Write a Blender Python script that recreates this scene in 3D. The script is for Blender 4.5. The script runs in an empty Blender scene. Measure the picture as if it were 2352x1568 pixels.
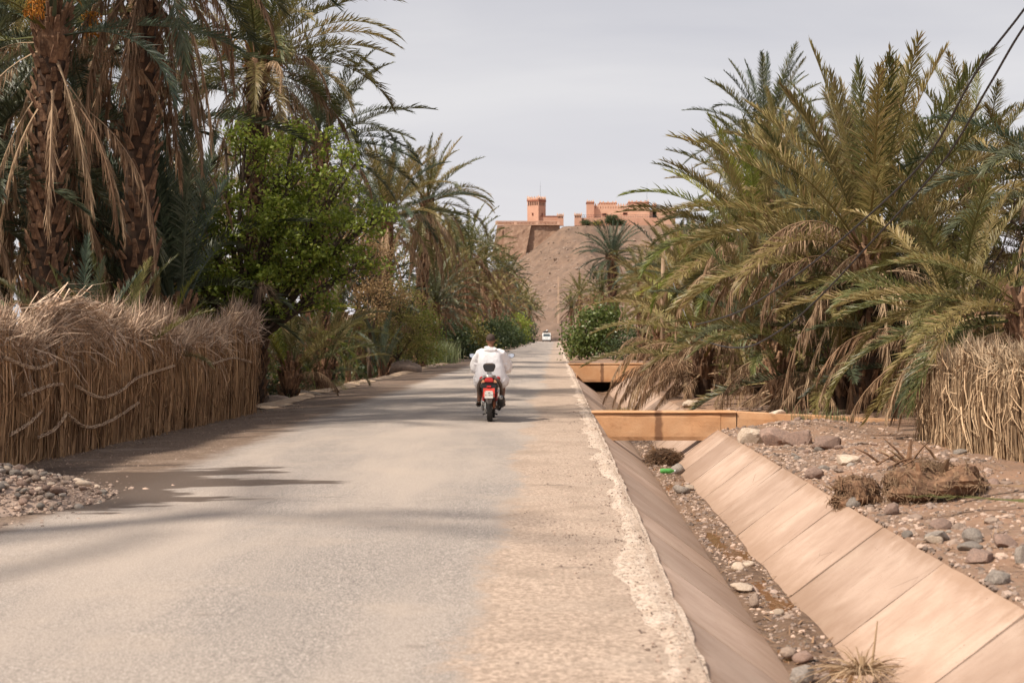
import bpy, bmesh, math, random
import numpy as np
from mathutils import Vector, Matrix, Euler
R = math.radians
rnd = random.Random(7)
SC = bpy.context.scene
COL = SC.collection

# ------------------------------------------------------------------ camera
CAM_H, FPX, VX, VY = 1.65, 3267.0, 1278.0, 767.0
cam_d = bpy.data.cameras.new('camera')
cam = bpy.data.objects.new('camera', cam_d); COL.objects.link(cam)
cam.location = (0, 0, CAM_H); cam.rotation_euler = (R(90), 0, 0)
cam_d.lens = 50; cam_d.sensor_width = 36
cam_d.shift_x = -(VX - 1176) / 2352; cam_d.shift_y = -(784 - VY) / 2352
cam_d.clip_start = 0.1; cam_d.clip_end = 9000
cam_d.dof.use_dof = True; cam_d.dof.focus_distance = 27.0; cam_d.dof.aperture_fstop = 3.2
SC.camera = cam

# ------------------------------------------------------------------ sky and sun
SUN_EL, SUN_AZ = 52.0, 237.0           # azimuth clockwise from +Y: sun stands on the left, a little behind
w = bpy.data.worlds.new('World'); SC.world = w; w.use_nodes = True
nt = w.node_tree; nt.nodes.clear()
o_ = nt.nodes.new('ShaderNodeOutputWorld'); bg = nt.nodes.new('ShaderNodeBackground')
sky = nt.nodes.new('ShaderNodeTexSky'); sky.sky_type = 'NISHITA'; sky.sun_disc = False
sky.sun_elevation = R(SUN_EL); sky.sun_rotation = R(SUN_AZ); sky.dust_density = 4.0; sky.air_density = 1.2
tc = nt.nodes.new('ShaderNodeTexCoord'); mp = nt.nodes.new('ShaderNodeMapping'); mp.inputs['Scale'].default_value = (1.0, 1.0, 4.5)
nz = nt.nodes.new('ShaderNodeTexNoise'); nz.inputs['Scale'].default_value = 2.2; nz.inputs['Detail'].default_value = 5; nz.inputs['Roughness'].default_value = .5
nz.inputs['Distortion'].default_value = .5
rp = nt.nodes.new('ShaderNodeValToRGB'); rp.color_ramp.elements[0].position = .33; rp.color_ramp.elements[1].position = .66
rp.color_ramp.elements[0].color = (.78, .775, .825, 1); rp.color_ramp.elements[1].color = (1.0, .985, .985, 1)
mul = nt.nodes.new('ShaderNodeMix'); mul.data_type = 'RGBA'; mul.blend_type = 'MULTIPLY'; mul.inputs[0].default_value = 1
mul.inputs[7].default_value = (4.75, 4.65, 4.7, 1)
mx = nt.nodes.new('ShaderNodeMix'); mx.data_type = 'RGBA'; mx.inputs[0].default_value = .86
L = nt.links.new
L(tc.outputs['Generated'], mp.inputs[0]); L(mp.outputs[0], nz.inputs['Vector']); L(nz.outputs[0], rp.inputs[0]); L(rp.outputs[0], mul.inputs[6])
sz = nt.nodes.new('ShaderNodeSeparateXYZ'); hz = nt.nodes.new('ShaderNodeMapRange'); hz.interpolation_type = 'SMOOTHSTEP'          # thin cloud is brighter towards the horizon all round
hz.inputs['From Min'].default_value = .0; hz.inputs['From Max'].default_value = .28; hz.inputs['To Min'].default_value = 1.24; hz.inputs['To Max'].default_value = .94
m2_ = nt.nodes.new('ShaderNodeMix'); m2_.data_type = 'RGBA'; m2_.blend_type = 'MULTIPLY'; m2_.inputs[0].default_value = 1
L(tc.outputs['Generated'], sz.inputs[0]); L(sz.outputs['Z'], hz.inputs['Value']); L(mul.outputs[2], m2_.inputs[6]); L(hz.outputs[0], m2_.inputs[7])
L(sky.outputs[0], mx.inputs[6]); L(m2_.outputs[2], mx.inputs[7]); L(mx.outputs[2], bg.inputs[0]); L(bg.outputs[0], o_.inputs[0])
bg.inputs[1].default_value = .10
sun_d = bpy.data.lights.new('sun', 'SUN'); sun_d.energy = 3.6; sun_d.angle = R(3.2); sun_d.color = (1.0, .90, .78)
sun = bpy.data.objects.new('sun', sun_d); COL.objects.link(sun)
sdir = Vector((math.sin(R(SUN_AZ)) * math.cos(R(SUN_EL)), math.cos(R(SUN_AZ)) * math.cos(R(SUN_EL)), math.sin(R(SUN_EL))))
sun.rotation_euler = sdir.to_track_quat('Z', 'Y').to_euler(); sun.location = sdir * 60
SC.view_settings.view_transform = 'Standard'; SC.view_settings.look = 'None'; SC.view_settings.exposure = .74; SC.view_settings.gamma = 1
SC.render.engine = 'CYCLES'; SC.cycles.use_denoising = True; SC.cycles.max_bounces = 5; SC.cycles.diffuse_bounces = 3; SC.cycles.adaptive_threshold = .02; SC.cycles.transparent_max_bounces = 8
SC.cycles.sample_clamp_indirect = 6

# ------------------------------------------------------------------ helpers
def at(px, py, Y): return Vector(((px - VX) / FPX * Y, Y, CAM_H - (py - VY) / FPX * Y))      # a point at distance Y
def on(px, py, z=0.0): return at(px, py, FPX * (CAM_H - z) / (py - VY))                       # a point on a level surface
def tag(o, label=None, cat=None, group=None, kind=None):
    if label: o['label'] = label
    if cat: o['category'] = cat
    if group: o['group'] = group
    if kind: o['kind'] = kind
    return o
def empty(name, loc, label=None, cat=None, group=None, rz=0):
    o = bpy.data.objects.new(name, None); COL.objects.link(o); o.location = loc; o.rotation_euler = (0, 0, rz); o.empty_display_size = .1
    return tag(o, label, cat, group)
def link(name, me, mat=None, parent=None, world=True, kind=None):
    o = bpy.data.objects.new(name, me); COL.objects.link(o)
    if mat is not None:
        if not me.materials: me.materials.append(mat)
        elif me.materials[0] is not mat:
            o.material_slots[0].link = 'OBJECT'; o.material_slots[0].material = mat
    if parent is not None:
        o.parent = parent
        if world: o.matrix_parent_inverse = Matrix.Translation(parent.location).inverted()
    if kind: o['kind'] = kind
    return o
def smoothstep(a, b, x):
    t = np.clip((x - a) / (b - a), 0, 1); return t * t * (3 - 2 * t)
_perm = np.random.RandomState(3).rand(64, 64)
def vnoise(x, y):
    x = np.asarray(x, float); y = np.asarray(y, float)
    xi = np.floor(x).astype(int); yi = np.floor(y).astype(int); fx = x - xi; fy = y - yi
    fx = fx * fx * (3 - 2 * fx); fy = fy * fy * (3 - 2 * fy)
    g = lambda a, b: _perm[a % 64, b % 64]
    return (g(xi, yi) * (1 - fx) + g(xi + 1, yi) * fx) * (1 - fy) + (g(xi, yi + 1) * (1 - fx) + g(xi + 1, yi + 1) * fx) * fy - .5
def fbm(x, y, o=4):
    s = 0; a = 1.0
    for k in range(o): s = s + a * vnoise(np.asarray(x) * 2 ** k + 7.3 * k, np.asarray(y) * 2 ** k + 3.1 * k); a *= .5
    return s

class MB:
    def __init__(s): s.v = []; s.f = []
    def add(s, v, f, M=None):
        b = len(s.v)
        if M is not None: v = [tuple(M @ Vector(p)) for p in v]
        s.v.extend([tuple(p) for p in v]); s.f.extend([tuple(i + b for i in q) for q in f]); return s
    def box(s, c, d, rot=None, taper=None):
        x, y, z = d[0] / 2, d[1] / 2, d[2] / 2; t = taper or (1, 1)
        v = [(-x, -y, -z), (x, -y, -z), (x, y, -z), (-x, y, -z), (-x * t[0], -y * t[1], z), (x * t[0], -y * t[1], z), (x * t[0], y * t[1], z), (-x * t[0], y * t[1], z)]
        f = [(3, 2, 1, 0), (4, 5, 6, 7), (0, 1, 5, 4), (1, 2, 6, 5), (2, 3, 7, 6), (3, 0, 4, 7)]
        M = Matrix.Translation(c) @ (Euler(rot).to_matrix().to_4x4() if rot else Matrix.Identity(4))
        return s.add(v, f, M)
    def tube(s, pts, rad, n=6, cap=True, flat=1.0):
        P = [Vector(p) for p in pts]; m = len(P)
        if not hasattr(rad, '__len__'): rad = [rad] * m
        v = []; f = []; up = Vector((.13, .21, 1)).normalized(); last = None
        for i in range(m):
            t = (P[min(i + 1, m - 1)] - P[max(i - 1, 0)]); t = t.normalized() if t.length > 1e-9 else Vector((0, 0, 1))
            if last is None: a = t.cross(up); a = a if a.length > 1e-3 else t.cross(Vector((1, 0, 0)))
            else: a = last - t * last.dot(t)
            a.normalize(); last = a; b = t.cross(a)
            for k in range(n):
                q = 2 * math.pi * k / n; v.append(P[i] + a * (math.cos(q) * rad[i]) + b * (math.sin(q) * rad[i] * flat))
        for i in range(m - 1):
            for k in range(n): f.append((i * n + k, i * n + (k + 1) % n, (i + 1) * n + (k + 1) % n, (i + 1) * n + k))
        if cap: f.append(tuple(reversed(range(n)))); f.append(tuple((m - 1) * n + k for k in range(n)))
        return s.add(v, f)
    def ell(s, c, r, n=12, m=8, rot=None):
        v = [(0, 0, r[2])]; f = []
        for i in range(1, m):
            th = math.pi * i / m
            for k in range(n): ph = 2 * math.pi * k / n; v.append((r[0] * math.sin(th) * math.cos(ph), r[1] * math.sin(th) * math.sin(ph), r[2] * math.cos(th)))
        v.append((0, 0, -r[2])); e = len(v) - 1
        for k in range(n): f.append((0, 1 + k, 1 + (k + 1) % n)); f.append((e, 1 + (m - 2) * n + (k + 1) % n, 1 + (m - 2) * n + k))
        for i in range(m - 2):
            for k in range(n): a = 1 + i * n + k; b = 1 + i * n + (k + 1) % n; f.append((a, a + n, b + n, b))
        return s.add(v, f, Matrix.Translation(c) @ (Euler(rot).to_matrix().to_4x4() if rot else Matrix.Identity(4)))
    def prism(s, outline, axis, a, b):      # outline in the two other axes, extruded from a to b
        n = len(outline); v = []
        for t in (a, b):
            for p, q in outline: v.append({'x': (t, p, q), 'y': (p, t, q), 'z': (p, q, t)}[axis])
        f = [tuple(range(n)), tuple(reversed(range(n, 2 * n)))] + [(k, k + n, (k + 1) % n + n, (k + 1) % n) for k in range(n)]
        return s.add(v, f)
    def revolve(s, prof, n=24, M=None):     # prof (radius, along local X)
        m = len(prof); v = []; f = []
        for r, h in prof:
            for k in range(n): q = 2 * math.pi * k / n; v.append((h, r * math.cos(q), r * math.sin(q)))
        for i in range(m - 1):
            for k in range(n): f.append((i * n + k, i * n + (k + 1) % n, (i + 1) * n + (k + 1) % n, (i + 1) * n + k))
        return s.add(v, f, M)
    def mesh(s, name, smooth=False):
        me = bpy.data.meshes.new(name); me.from_pydata(s.v, [], s.f); me.update()
        bm = bmesh.new(); bm.from_mesh(me); bmesh.ops.recalc_face_normals(bm, faces=bm.faces); bm.to_mesh(me); bm.free()
        if smooth: me.polygons.foreach_set('use_smooth', [True] * len(me.polygons))
        return me
    def build(s, name, mat, parent=None, smooth=False, bevel=0, world=True, kind=None, seg=2):
        o = link(name, s.mesh(name, smooth), mat, parent, world, kind)
        if bevel:
            b = o.modifiers.new('bevel', 'BEVEL'); b.width = bevel; b.segments = seg; b.limit_method = 'ANGLE'; b.angle_limit = R(35)
        return o
def raw_mesh(name, V, F, smooth=False):
    me = bpy.data.meshes.new(name); me.from_pydata([tuple(p) for p in V], [], F); me.update()
    if smooth: me.polygons.foreach_set('use_smooth', [True] * len(me.polygons))
    return me
def grid_mesh(name, X, Y, Z, smooth=True):
    ny, nx = X.shape; V = np.stack([X, Y, Z], -1).reshape(-1, 3).tolist()
    F = [(j * nx + i, j * nx + i + 1, (j + 1) * nx + i + 1, (j + 1) * nx + i) for j in range(ny - 1) for i in range(nx - 1)]
    return raw_mesh(name, V, F, smooth)

# ------------------------------------------------------------------ materials
class NT:
    def __init__(s, name):
        s.m = bpy.data.materials.new(name); s.m.use_nodes = True; s.t = s.m.node_tree; s.t.nodes.clear()
        s.out = s.n('ShaderNodeOutputMaterial'); s.b = s.n('ShaderNodeBsdfPrincipled'); s.l(s.b.outputs[0], s.out.inputs[0])
        s.b.inputs['Specular IOR Level'].default_value = .3
    def n(s, t): return s.t.nodes.new(t)
    def l(s, a, b): s.t.links.new(a, b)
    def pos(s, scale=(1, 1, 1), loc=(0, 0, 0)):
        c = s.n('ShaderNodeTexCoord'); m = s.n('ShaderNodeMapping'); m.inputs['Scale'].default_value = scale; m.inputs['Location'].default_value = loc
        s.l(c.outputs['Object'], m.inputs[0]); return m.outputs[0]
    def noise(s, scale, detail=4, rough=.55, vec=None, dist=0):
        k = s.n('ShaderNodeTexNoise'); k.inputs['Scale'].default_value = scale; k.inputs['Detail'].default_value = detail; k.inputs['Roughness'].default_value = rough
        k.inputs['Distortion'].default_value = dist; s.l(vec if vec is not None else s.pos(), k.inputs['Vector']); return k.outputs[0]
    def vor(s, scale, vec=None, feature='F1', out='Distance'):
        k = s.n('ShaderNodeTexVoronoi'); k.inputs['Scale'].default_value = scale; k.feature = feature; s.l(vec if vec is not None else s.pos(), k.inputs['Vector']); return k.outputs[out]
    def ramp(s, fac, a, b):          # smooth mask
        k = s.n('ShaderNodeMapRange'); k.interpolation_type = 'SMOOTHSTEP'; k.inputs['From Min'].default_value = a; k.inputs['From Max'].default_value = b
        s.l(fac, k.inputs['Value']); return k.outputs[0]
    def mix(s, fac, a, b, mode='MIX'):
        k = s.n('ShaderNodeMix'); k.data_type = 'RGBA'; k.blend_type = mode
        for v, i in ((fac, 0), (a, 6), (b, 7)):
            if isinstance(v, (int, float)): k.inputs[i].default_value = v
            elif isinstance(v, tuple): k.inputs[i].default_value = (*v, 1)
            else: s.l(v, k.inputs[i])
        return k.outputs[2]
    def math(s, op, a, b=0.0, c=None):
        k = s.n('ShaderNodeMath'); k.operation = op
        for v, i in ((a, 0), (b, 1), (c, 2)):
            if v is None: continue
            if isinstance(v, (int, float)): k.inputs[i].default_value = v
            else: s.l(v, k.inputs[i])
        return k.outputs[0]
    def xyz(s):
        c = s.n('ShaderNodeTexCoord'); k = s.n('ShaderNodeSeparateXYZ'); s.l(c.outputs['Object'], k.inputs[0]); return k.outputs
    def island(s): return s.n('ShaderNodeNewGeometry').outputs['Random Per Island']
    def orand(s): return s.n('ShaderNodeObjectInfo').outputs['Random']
    def color(s, c): 
        if isinstance(c, tuple): s.b.inputs['Base Color'].default_value = (*c, 1)
        else: s.l(c, s.b.inputs['Base Color'])
    def rough(s, v):
        if isinstance(v, (int, float)): s.b.inputs['Roughness'].default_value = v
        else: s.l(v, s.b.inputs['Roughness'])
    def bump(s, h, strength=.4, dist=.01):
        k = s.n('ShaderNodeBump'); k.inputs['Strength'].default_value = strength; k.inputs['Distance'].default_value = dist; s.l(h, k.inputs['Height']); s.l(k.outputs[0], s.b.inputs['Normal'])
def surf(name, c1, c2, scale=5, rough=.85, bump=0, bscale=None, c3=None, scale3=40, f3=.5, island=0, orand=0, stretch=(1, 1, 1), metal=0, spec=None, bdist=.01):
    t = NT(name); v = t.pos(stretch)
    c = t.mix(t.ramp(t.noise(scale, 5, .6, v), .32, .68), c1, c2)
    if c3: c = t.mix(t.math('MULTIPLY', t.ramp(t.noise(scale3, 3, .6, v), .45, .7), f3), c, c3)
    for amt, src in ((island, t.island), (orand, t.orand)):
        if amt:
            k = t.math('MULTIPLY_ADD', src(), 2 * amt, 1 - amt); cc = t.n('ShaderNodeCombineXYZ')
            for i in range(3): t.l(k, cc.inputs[i])
            c = t.mix(1.0, c, cc.outputs[0], 'MULTIPLY')
    t.color(c); t.rough(rough)
    if metal: t.b.inputs['Metallic'].default_value = metal
    if spec is not None: t.b.inputs['Specular IOR Level'].default_value = spec
    if bump: t.bump(t.noise(bscale or scale * 4, 6, .65, v), bump, bdist)
    return t.m
def leafmat(name, c1, c2, c3=None, trans=.3, rough=.5, f3=.5, tipc=None):
    t = NT(name); c = t.mix(t.island(), c1, c2)
    if c3: c = t.mix(t.math('MULTIPLY', t.ramp(t.orand(), .35, 1.0), f3), c, c3)
    if tipc:                                  # dried ends of the leaflets show up per leaflet
        c = t.mix(t.ramp(t.math('FRACT', t.math('MULTIPLY', t.island(), 17.3)), .86, .96), c, tipc)
    k = t.math('MULTIPLY_ADD', t.math('FRACT', t.math('MULTIPLY', t.orand(), 7.7)), .5, .75); cc = t.n('ShaderNodeCombineXYZ')
    for i in range(3): t.l(k, cc.inputs[i])
    c = t.mix(1.0, c, cc.outputs[0], 'MULTIPLY')
    t.color(c); t.rough(rough); t.b.inputs['Specular IOR Level'].default_value = .35
    tr = t.n('ShaderNodeBsdfTranslucent'); t.l(c, tr.inputs[0]); ms = t.n('ShaderNodeMixShader'); ms.inputs[0].default_value = trans
    t.l(t.b.outputs[0], ms.inputs[1]); t.l(tr.outputs[0], ms.inputs[2]); t.l(ms.outputs[0], t.out.inputs[0])
    return t.m
def plain(name, c, rough=.5, metal=0, spec=.5, coat=0):
    t = NT(name); t.color(t.mix(t.ramp(t.noise(9, 3), .35, .7), c, tuple(x * .8 for x in c))); t.rough(rough); t.b.inputs['Metallic'].default_value = metal; t.b.inputs['Specular IOR Level'].default_value = spec
    if coat: t.b.inputs['Coat Weight'].default_value = coat
    return t.m

M = {}
# fronds
M['olive'] = leafmat('frond_olive', (.15, .132, .044), (.275, .225, .09), (.34, .24, .095), .34, .45, .5, (.34, .24, .12))
M['green'] = leafmat('frond_green', (.074, .090, .030), (.16, .160, .058), (.22, .185, .056), .32, .42, .6, (.28, .22, .10))
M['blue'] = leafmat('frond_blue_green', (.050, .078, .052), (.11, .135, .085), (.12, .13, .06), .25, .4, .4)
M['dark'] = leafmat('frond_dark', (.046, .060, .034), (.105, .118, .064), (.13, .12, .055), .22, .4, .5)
M['fresh'] = leafmat('frond_fresh', (.13, .18, .03), (.26, .27, .06), (.34, .31, .05), .35, .45, .6)
M['dry'] = leafmat('frond_dry', (.30, .20, .12), (.48, .34, .21), (.24, .14, .08), .15, .75, .7)
M['brown'] = leafmat('frond_brown', (.13, .075, .042), (.27, .165, .095), (.36, .24, .14), .12, .8, .5)
M['boot'] = surf('palm_leaf_base', (.23, .125, .07), (.10, .055, .034), 9, .9, .6, 60, (.36, .22, .125), 30, .6, island=.35, orand=.3, stretch=(1, 1, .35))
M['trunk'] = surf('palm_trunk', (.075, .042, .026), (.035, .022, .015), 7, .95, .8, 40)
M['dates'] = surf('dates', (.50, .22, .02), (.36, .12, .015), 30, .45, island=.4)
M['stalk'] = surf('date_stalk', (.42, .22, .04), (.30, .13, .03), 20, .6)
M['bark'] = surf('bark', (.12, .085, .06), (.055, .04, .03), 12, .95, .7, 50)
M['twig'] = surf('dead_twig', (.10, .07, .055), (.05, .035, .03), 12, .9)
M['leaf'] = leafmat('leaf_bright', (.135, .185, .022), (.29, .34, .06), None, .45, .4, .5, (.30, .30, .05))
M['leaf_fig'] = leafmat('leaf_fig', (.06, .095, .02), (.15, .17, .05), None, .3, .35)
M['leaf_olive'] = leafmat('leaf_olive', (.11, .12, .028), (.25, .22, .06), None, .35, .5, .5, (.36, .27, .10))
M['leaf_tan'] = leafmat('leaf_dry_tan', (.34, .21, .09), (.52, .36, .18), None, .3, .6)
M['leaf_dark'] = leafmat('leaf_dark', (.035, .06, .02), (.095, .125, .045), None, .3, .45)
M['grass'] = leafmat('reed_grass', (.10, .13, .05), (.24, .25, .13), None, .3, .5)
M['drygrass'] = leafmat('dry_grass', (.34, .25, .12), (.52, .40, .20), None, .2, .8)
# reed fences
M['reed'] = surf('reed_stem', (.48, .295, .155), (.28, .16, .085), 3, .85, island=.45, stretch=(1, 1, .4))
M['reed_r'] = surf('reed_stem_pale', (.44, .31, .19), (.28, .185, .11), 3, .85, island=.45, stretch=(1, 1, .4))
M['thatch'] = surf('thatch', (.60, .45, .33), (.36, .245, .165), 3, .85, island=.5)
M['thatch_r'] = surf('thatch_pale', (.50, .38, .255), (.33, .235, .145), 3, .85, island=.5)
M['tie'] = surf('twig_tie', (.58, .42, .28), (.16, .09, .055), 25, .85, .5, 60)
# stone, concrete, soil
M['slab'] = None
M['headwall'] = None
# ------------------------------------------------------------------ setting: materials
def road_material():
    t = NT('road_surface'); x, y, z = t.xyz()
    n1 = t.noise(.55, 4, .6, t.pos((1, .35, 1))); n2 = t.noise(3.5, 4, .65)
    xn = t.math('ADD', x, t.math('ADD', t.math('MULTIPLY_ADD', n1, 1.3, -.65), t.math('ADD', t.math('MULTIPLY_ADD', n2, .5, -.25), t.math('MULTIPLY_ADD', t.noise(30, 4, .8), .5, -.25))))
    asph = t.math('MULTIPLY', t.ramp(xn, -4.9, -4.3), t.math('SUBTRACT', 1, t.ramp(xn, -.62, -.36)))
    sp = t.noise(95, 3, .75); sp2 = t.noise(34, 3, .7); big = t.noise(.7, 4, .55, t.pos((1, .22, 1)))
    ca = t.mix(t.ramp(sp, .40, .62), (.15, .13, .115), (.52, .45, .395))
    ca = t.mix(t.math('MULTIPLY', t.ramp(sp2, .47, .62), .55), ca, (.15, .13, .115))
    ca = t.mix(t.math('MULTIPLY', t.ramp(big, .38, .66), .6), ca, (.45, .37, .305))           # dust on the tarmac
    cracks = t.math('SUBTRACT', 1, t.ramp(t.vor(.55, t.pos((1, .5, 1)), 'DISTANCE_TO_EDGE'), .0, .008))
    ca = t.mix(t.math('MULTIPLY', t.math('MULTIPLY', cracks, t.ramp(n1, .5, .6)), .35), ca, (.09, .075, .065))
    cr = t.mix(t.ramp(sp2, .35, .65), (.27, .20, .15), (.53, .405, .315)); cr = t.mix(t.math('MULTIPLY', t.ramp(sp, .55, .75), .7), cr, (.10, .08, .065))
    cr = t.mix(t.math('MULTIPLY', t.ramp(t.noise(1.6, 4, .6), .45, .7), .5), cr, (.24, .18, .135))
    cl = t.mix(t.ramp(sp2, .35, .68), (.105, .072, .052), (.225, .155, .11)); cl = t.mix(t.math('MULTIPLY', t.ramp(n2, .5, .72), .35), cl, (.34, .25, .18))
    side = t.ramp(x, -3.0, -1.5); cs = t.mix(side, cl, cr)
    c = t.mix(asph, cs, ca)
    # sand spilled on the near left edge of the tarmac
    c = t.mix(t.math('MULTIPLY', t.ramp(t.noise(1.1, 4, .6, t.pos((.6, 1, 1))), .52, .70), .28), c, (.44, .355, .285))
    # a wet patch with ragged fingers on the left shoulder
    wn = t.noise(1.0, 5, .6, t.pos((.35, 1.25, 1)))
    dx = t.math('MULTIPLY', t.math('ADD', x, 5.5), .37); dy = t.math('MULTIPLY', t.math('ADD', y, -15.3), .36)
    dd = t.math('SQRT', t.math('ADD', t.math('MULTIPLY', dx, dx), t.math('MULTIPLY', dy, dy)))
    wet = t.math('SUBTRACT', 1, t.ramp(t.math('ADD', dd, t.math('MULTIPLY_ADD', wn, 1.9, -.95)), .80, .90))
    c = t.mix(t.math('MULTIPLY', wet, .88), c, (.075, .05, .036))
    # tyre-dark band and oil spots
    c = t.mix(t.math('MULTIPLY', t.ramp(t.noise(2.2, 2, .5, t.pos((.5, 1.4, 1), (3, 8, 0))), .70, .76), .35), c, (.10, .075, .06))
    t.color(c); t.rough(t.math('SUBTRACT', .93, t.math('MULTIPLY', wet, .25))); t.bump(t.math('ADD', sp, sp2), .55, .012); return t.m
def slab_material():
    t = NT('canal_slab'); x, y, z = t.xyz()
    c = t.mix(t.ramp(t.noise(1.1, 5, .6), .32, .68), (.375, .265, .20), (.47, .345, .27))
    c = t.mix(t.math('MULTIPLY', t.ramp(t.noise(1.3, 6, .7, t.pos((1.0, 3.2, 1.0)), 1.2), .46, .74), .6), c, (.28, .19, .14))   # run marks down the slope
    c = t.mix(t.math('MULTIPLY', t.ramp(t.noise(1.5, 4, .6, t.pos((1, 1, 1), (5, 3, 1))), .52, .75), .4), c, (.50, .385, .30))
    c = t.mix(t.math('MULTIPLY', t.ramp(t.noise(.55, 5, .65, t.pos((1, 1, 1), (2, 9, 4))), .50, .66), .45), c, (.27, .175, .125))
    c = t.mix(t.math('MULTIPLY', t.ramp(t.noise(60, 3, .7), .45, .75), .30), c, (.33, .20, .125))
    c = t.mix(t.ramp(t.noise(45, 2, .5), .735, .76), c, (.10, .065, .045))
    low = t.math('SUBTRACT', 1, t.ramp(t.math('ADD', z, t.math('MULTIPLY_ADD', t.noise(5, 3), .3, -.15)), -.62, -.30))
    c = t.mix(t.math('MULTIPLY', low, .6), c, (.24, .15, .095))                                                        # silt line along the bed
    tp = t.ramp(t.math('ADD', z, t.math('MULTIPLY_ADD', t.noise(6, 5, .7), .22, -.11)), -.10, .0)
    c = t.mix(t.math('MULTIPLY', tp, .55), c, (.26, .16, .10))                                                         # soil washed over the top edge
    ck = t.math('MULTIPLY', t.math('SUBTRACT', 1, t.ramp(t.vor(.9, t.pos((1, 1, 1)), 'DISTANCE_TO_EDGE'), 0, .006)), t.ramp(t.noise(.8, 2), .56, .62))
    c = t.mix(t.math('MULTIPLY', ck, .7), c, (.12, .075, .05))
    k = t.math('MULTIPLY_ADD', t.orand(), .26, .84); cc = t.n('ShaderNodeCombineXYZ')
    for i in range(3): t.l(k, cc.inputs[i])
    c = t.mix(1.0, c, cc.outputs[0], 'MULTIPLY'); t.color(c); t.rough(.9); t.bump(t.noise(70, 5, .7), .25, .006); return t.m
def headwall_material():
    t = NT('ochre_render'); x, y, z = t.xyz()
    c = t.mix(t.ramp(t.noise(1.6, 5, .6), .3, .7), (.52, .27, .13), (.60, .36, .20))
    c = t.mix(t.math('MULTIPLY', t.ramp(t.noise(9, 5, .7), .5, .75), .4), c, (.36, .18, .09))
    xs = t.math('ADD', x, t.math('MULTIPLY_ADD', t.noise(7, 3), .1, -.05))
    st = t.math('MULTIPLY', t.ramp(xs, 1.68, 1.73), t.math('SUBTRACT', 1, t.ramp(xs, 1.80, 1.86)))
    c = t.mix(t.math('MULTIPLY', st, .75), c, (.13, .06, .035))                                                         # one dark water run
    t.color(c); t.rough(.92); t.bump(t.noise(28, 6, .7), .5, .012); return t.m
def soil_material(name, a, b, c3, pebble=.5, sc=1.0):
    t = NT(name); v = t.pos((sc, sc, sc))
    c = t.mix(t.ramp(t.noise(.8, 5, .65, v), .3, .7), a, b)
    c = t.mix(t.math('MULTIPLY', t.ramp(t.noise(14, 4, .7, v), .45, .72), .6), c, c3)
    k = t.n('ShaderNodeTexVoronoi'); k.inputs['Scale'].default_value = 26; t.l(v, k.inputs['Vector'])
    peb = t.math('MULTIPLY', t.math('SUBTRACT', 1, t.ramp(k.outputs['Distance'], .22, .34)), t.ramp(t.noise(2.4, 3, .6, v), .42, .62))
    pc = t.mix(.75, (.30, .25, .22), k.outputs['Color'], 'MULTIPLY'); pc = t.mix(.6, pc, (.30, .24, .20))
    c = t.mix(t.math('MULTIPLY', peb, pebble), c, pc)
    t.color(c); t.rough(.95); t.bump(t.math('ADD', t.noise(30, 6, .7, v), t.math('MULTIPLY', peb, .6)), .7, .03); return t.m
M['road'] = road_material(); M['slab'] = slab_material(); M['headwall'] = headwall_material()
M['soil_r'] = soil_material('gravelly_soil', (.30, .175, .11), (.20, .13, .09), (.36, .25, .18), .8)
M['soil_l'] = soil_material('leaf_litter_soil', (.20, .115, .07), (.11, .066, .043), (.30, .19, .11), .3)
M['hill'] = soil_material('stony_hillside', (.135, .09, .064), (.225, .148, .103), (.09, .06, .044), .85, .35)
M['bed'] = soil_material('canal_mud', (.19, .115, .07), (.11, .068, .043), (.28, .18, .115), .7)
M['bed'].node_tree.nodes['Principled BSDF'].inputs['Roughness'].default_value = .65
M['kerb'] = surf('worn_concrete_edge', (.72, .58, .47), (.56, .43, .33), 4, .95, .9, 60, (.16, .115, .085), 48, .95, bdist=.02)
M['kerb_l'] = surf('sandy_edge', (.50, .37, .26), (.38, .26, .17), 3, .95, .5, 30, (.24, .16, .10), 20, .5)
tw = NT('muddy_water'); tw.color((.20, .10, .05)); tw.rough(.06); tw.b.inputs['Specular IOR Level'].default_value = .6; tw.bump(tw.noise(9, 2), .05, .01); M['water'] = tw.m
M['rock'] = surf('rock', (.34, .25, .19), (.21, .155, .125), 4, .9, .6, 30, (.44, .34, .27), 12, .5, orand=.35)
M['rock_red'] = surf('rock_red', (.27, .175, .135), (.185, .125, .10), 5, .9, .7, 30, (.36, .27, .21), 14, .5, orand=.2)
M['rock_grey'] = surf('rock_grey', (.27, .23, .195), (.165, .14, .12), 6, .9, .6, 30, (.36, .30, .25), 20, .4, orand=.3)
M['rock_pale'] = surf('rock_pale', (.50, .40, .31), (.38, .29, .215), 5, .88, .5, 30, (.66, .56, .46), 12, .4, orand=.25)
M['gravel'] = surf('gravel', (.36, .26, .20), (.22, .165, .135), 2, .92, island=.6)

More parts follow.
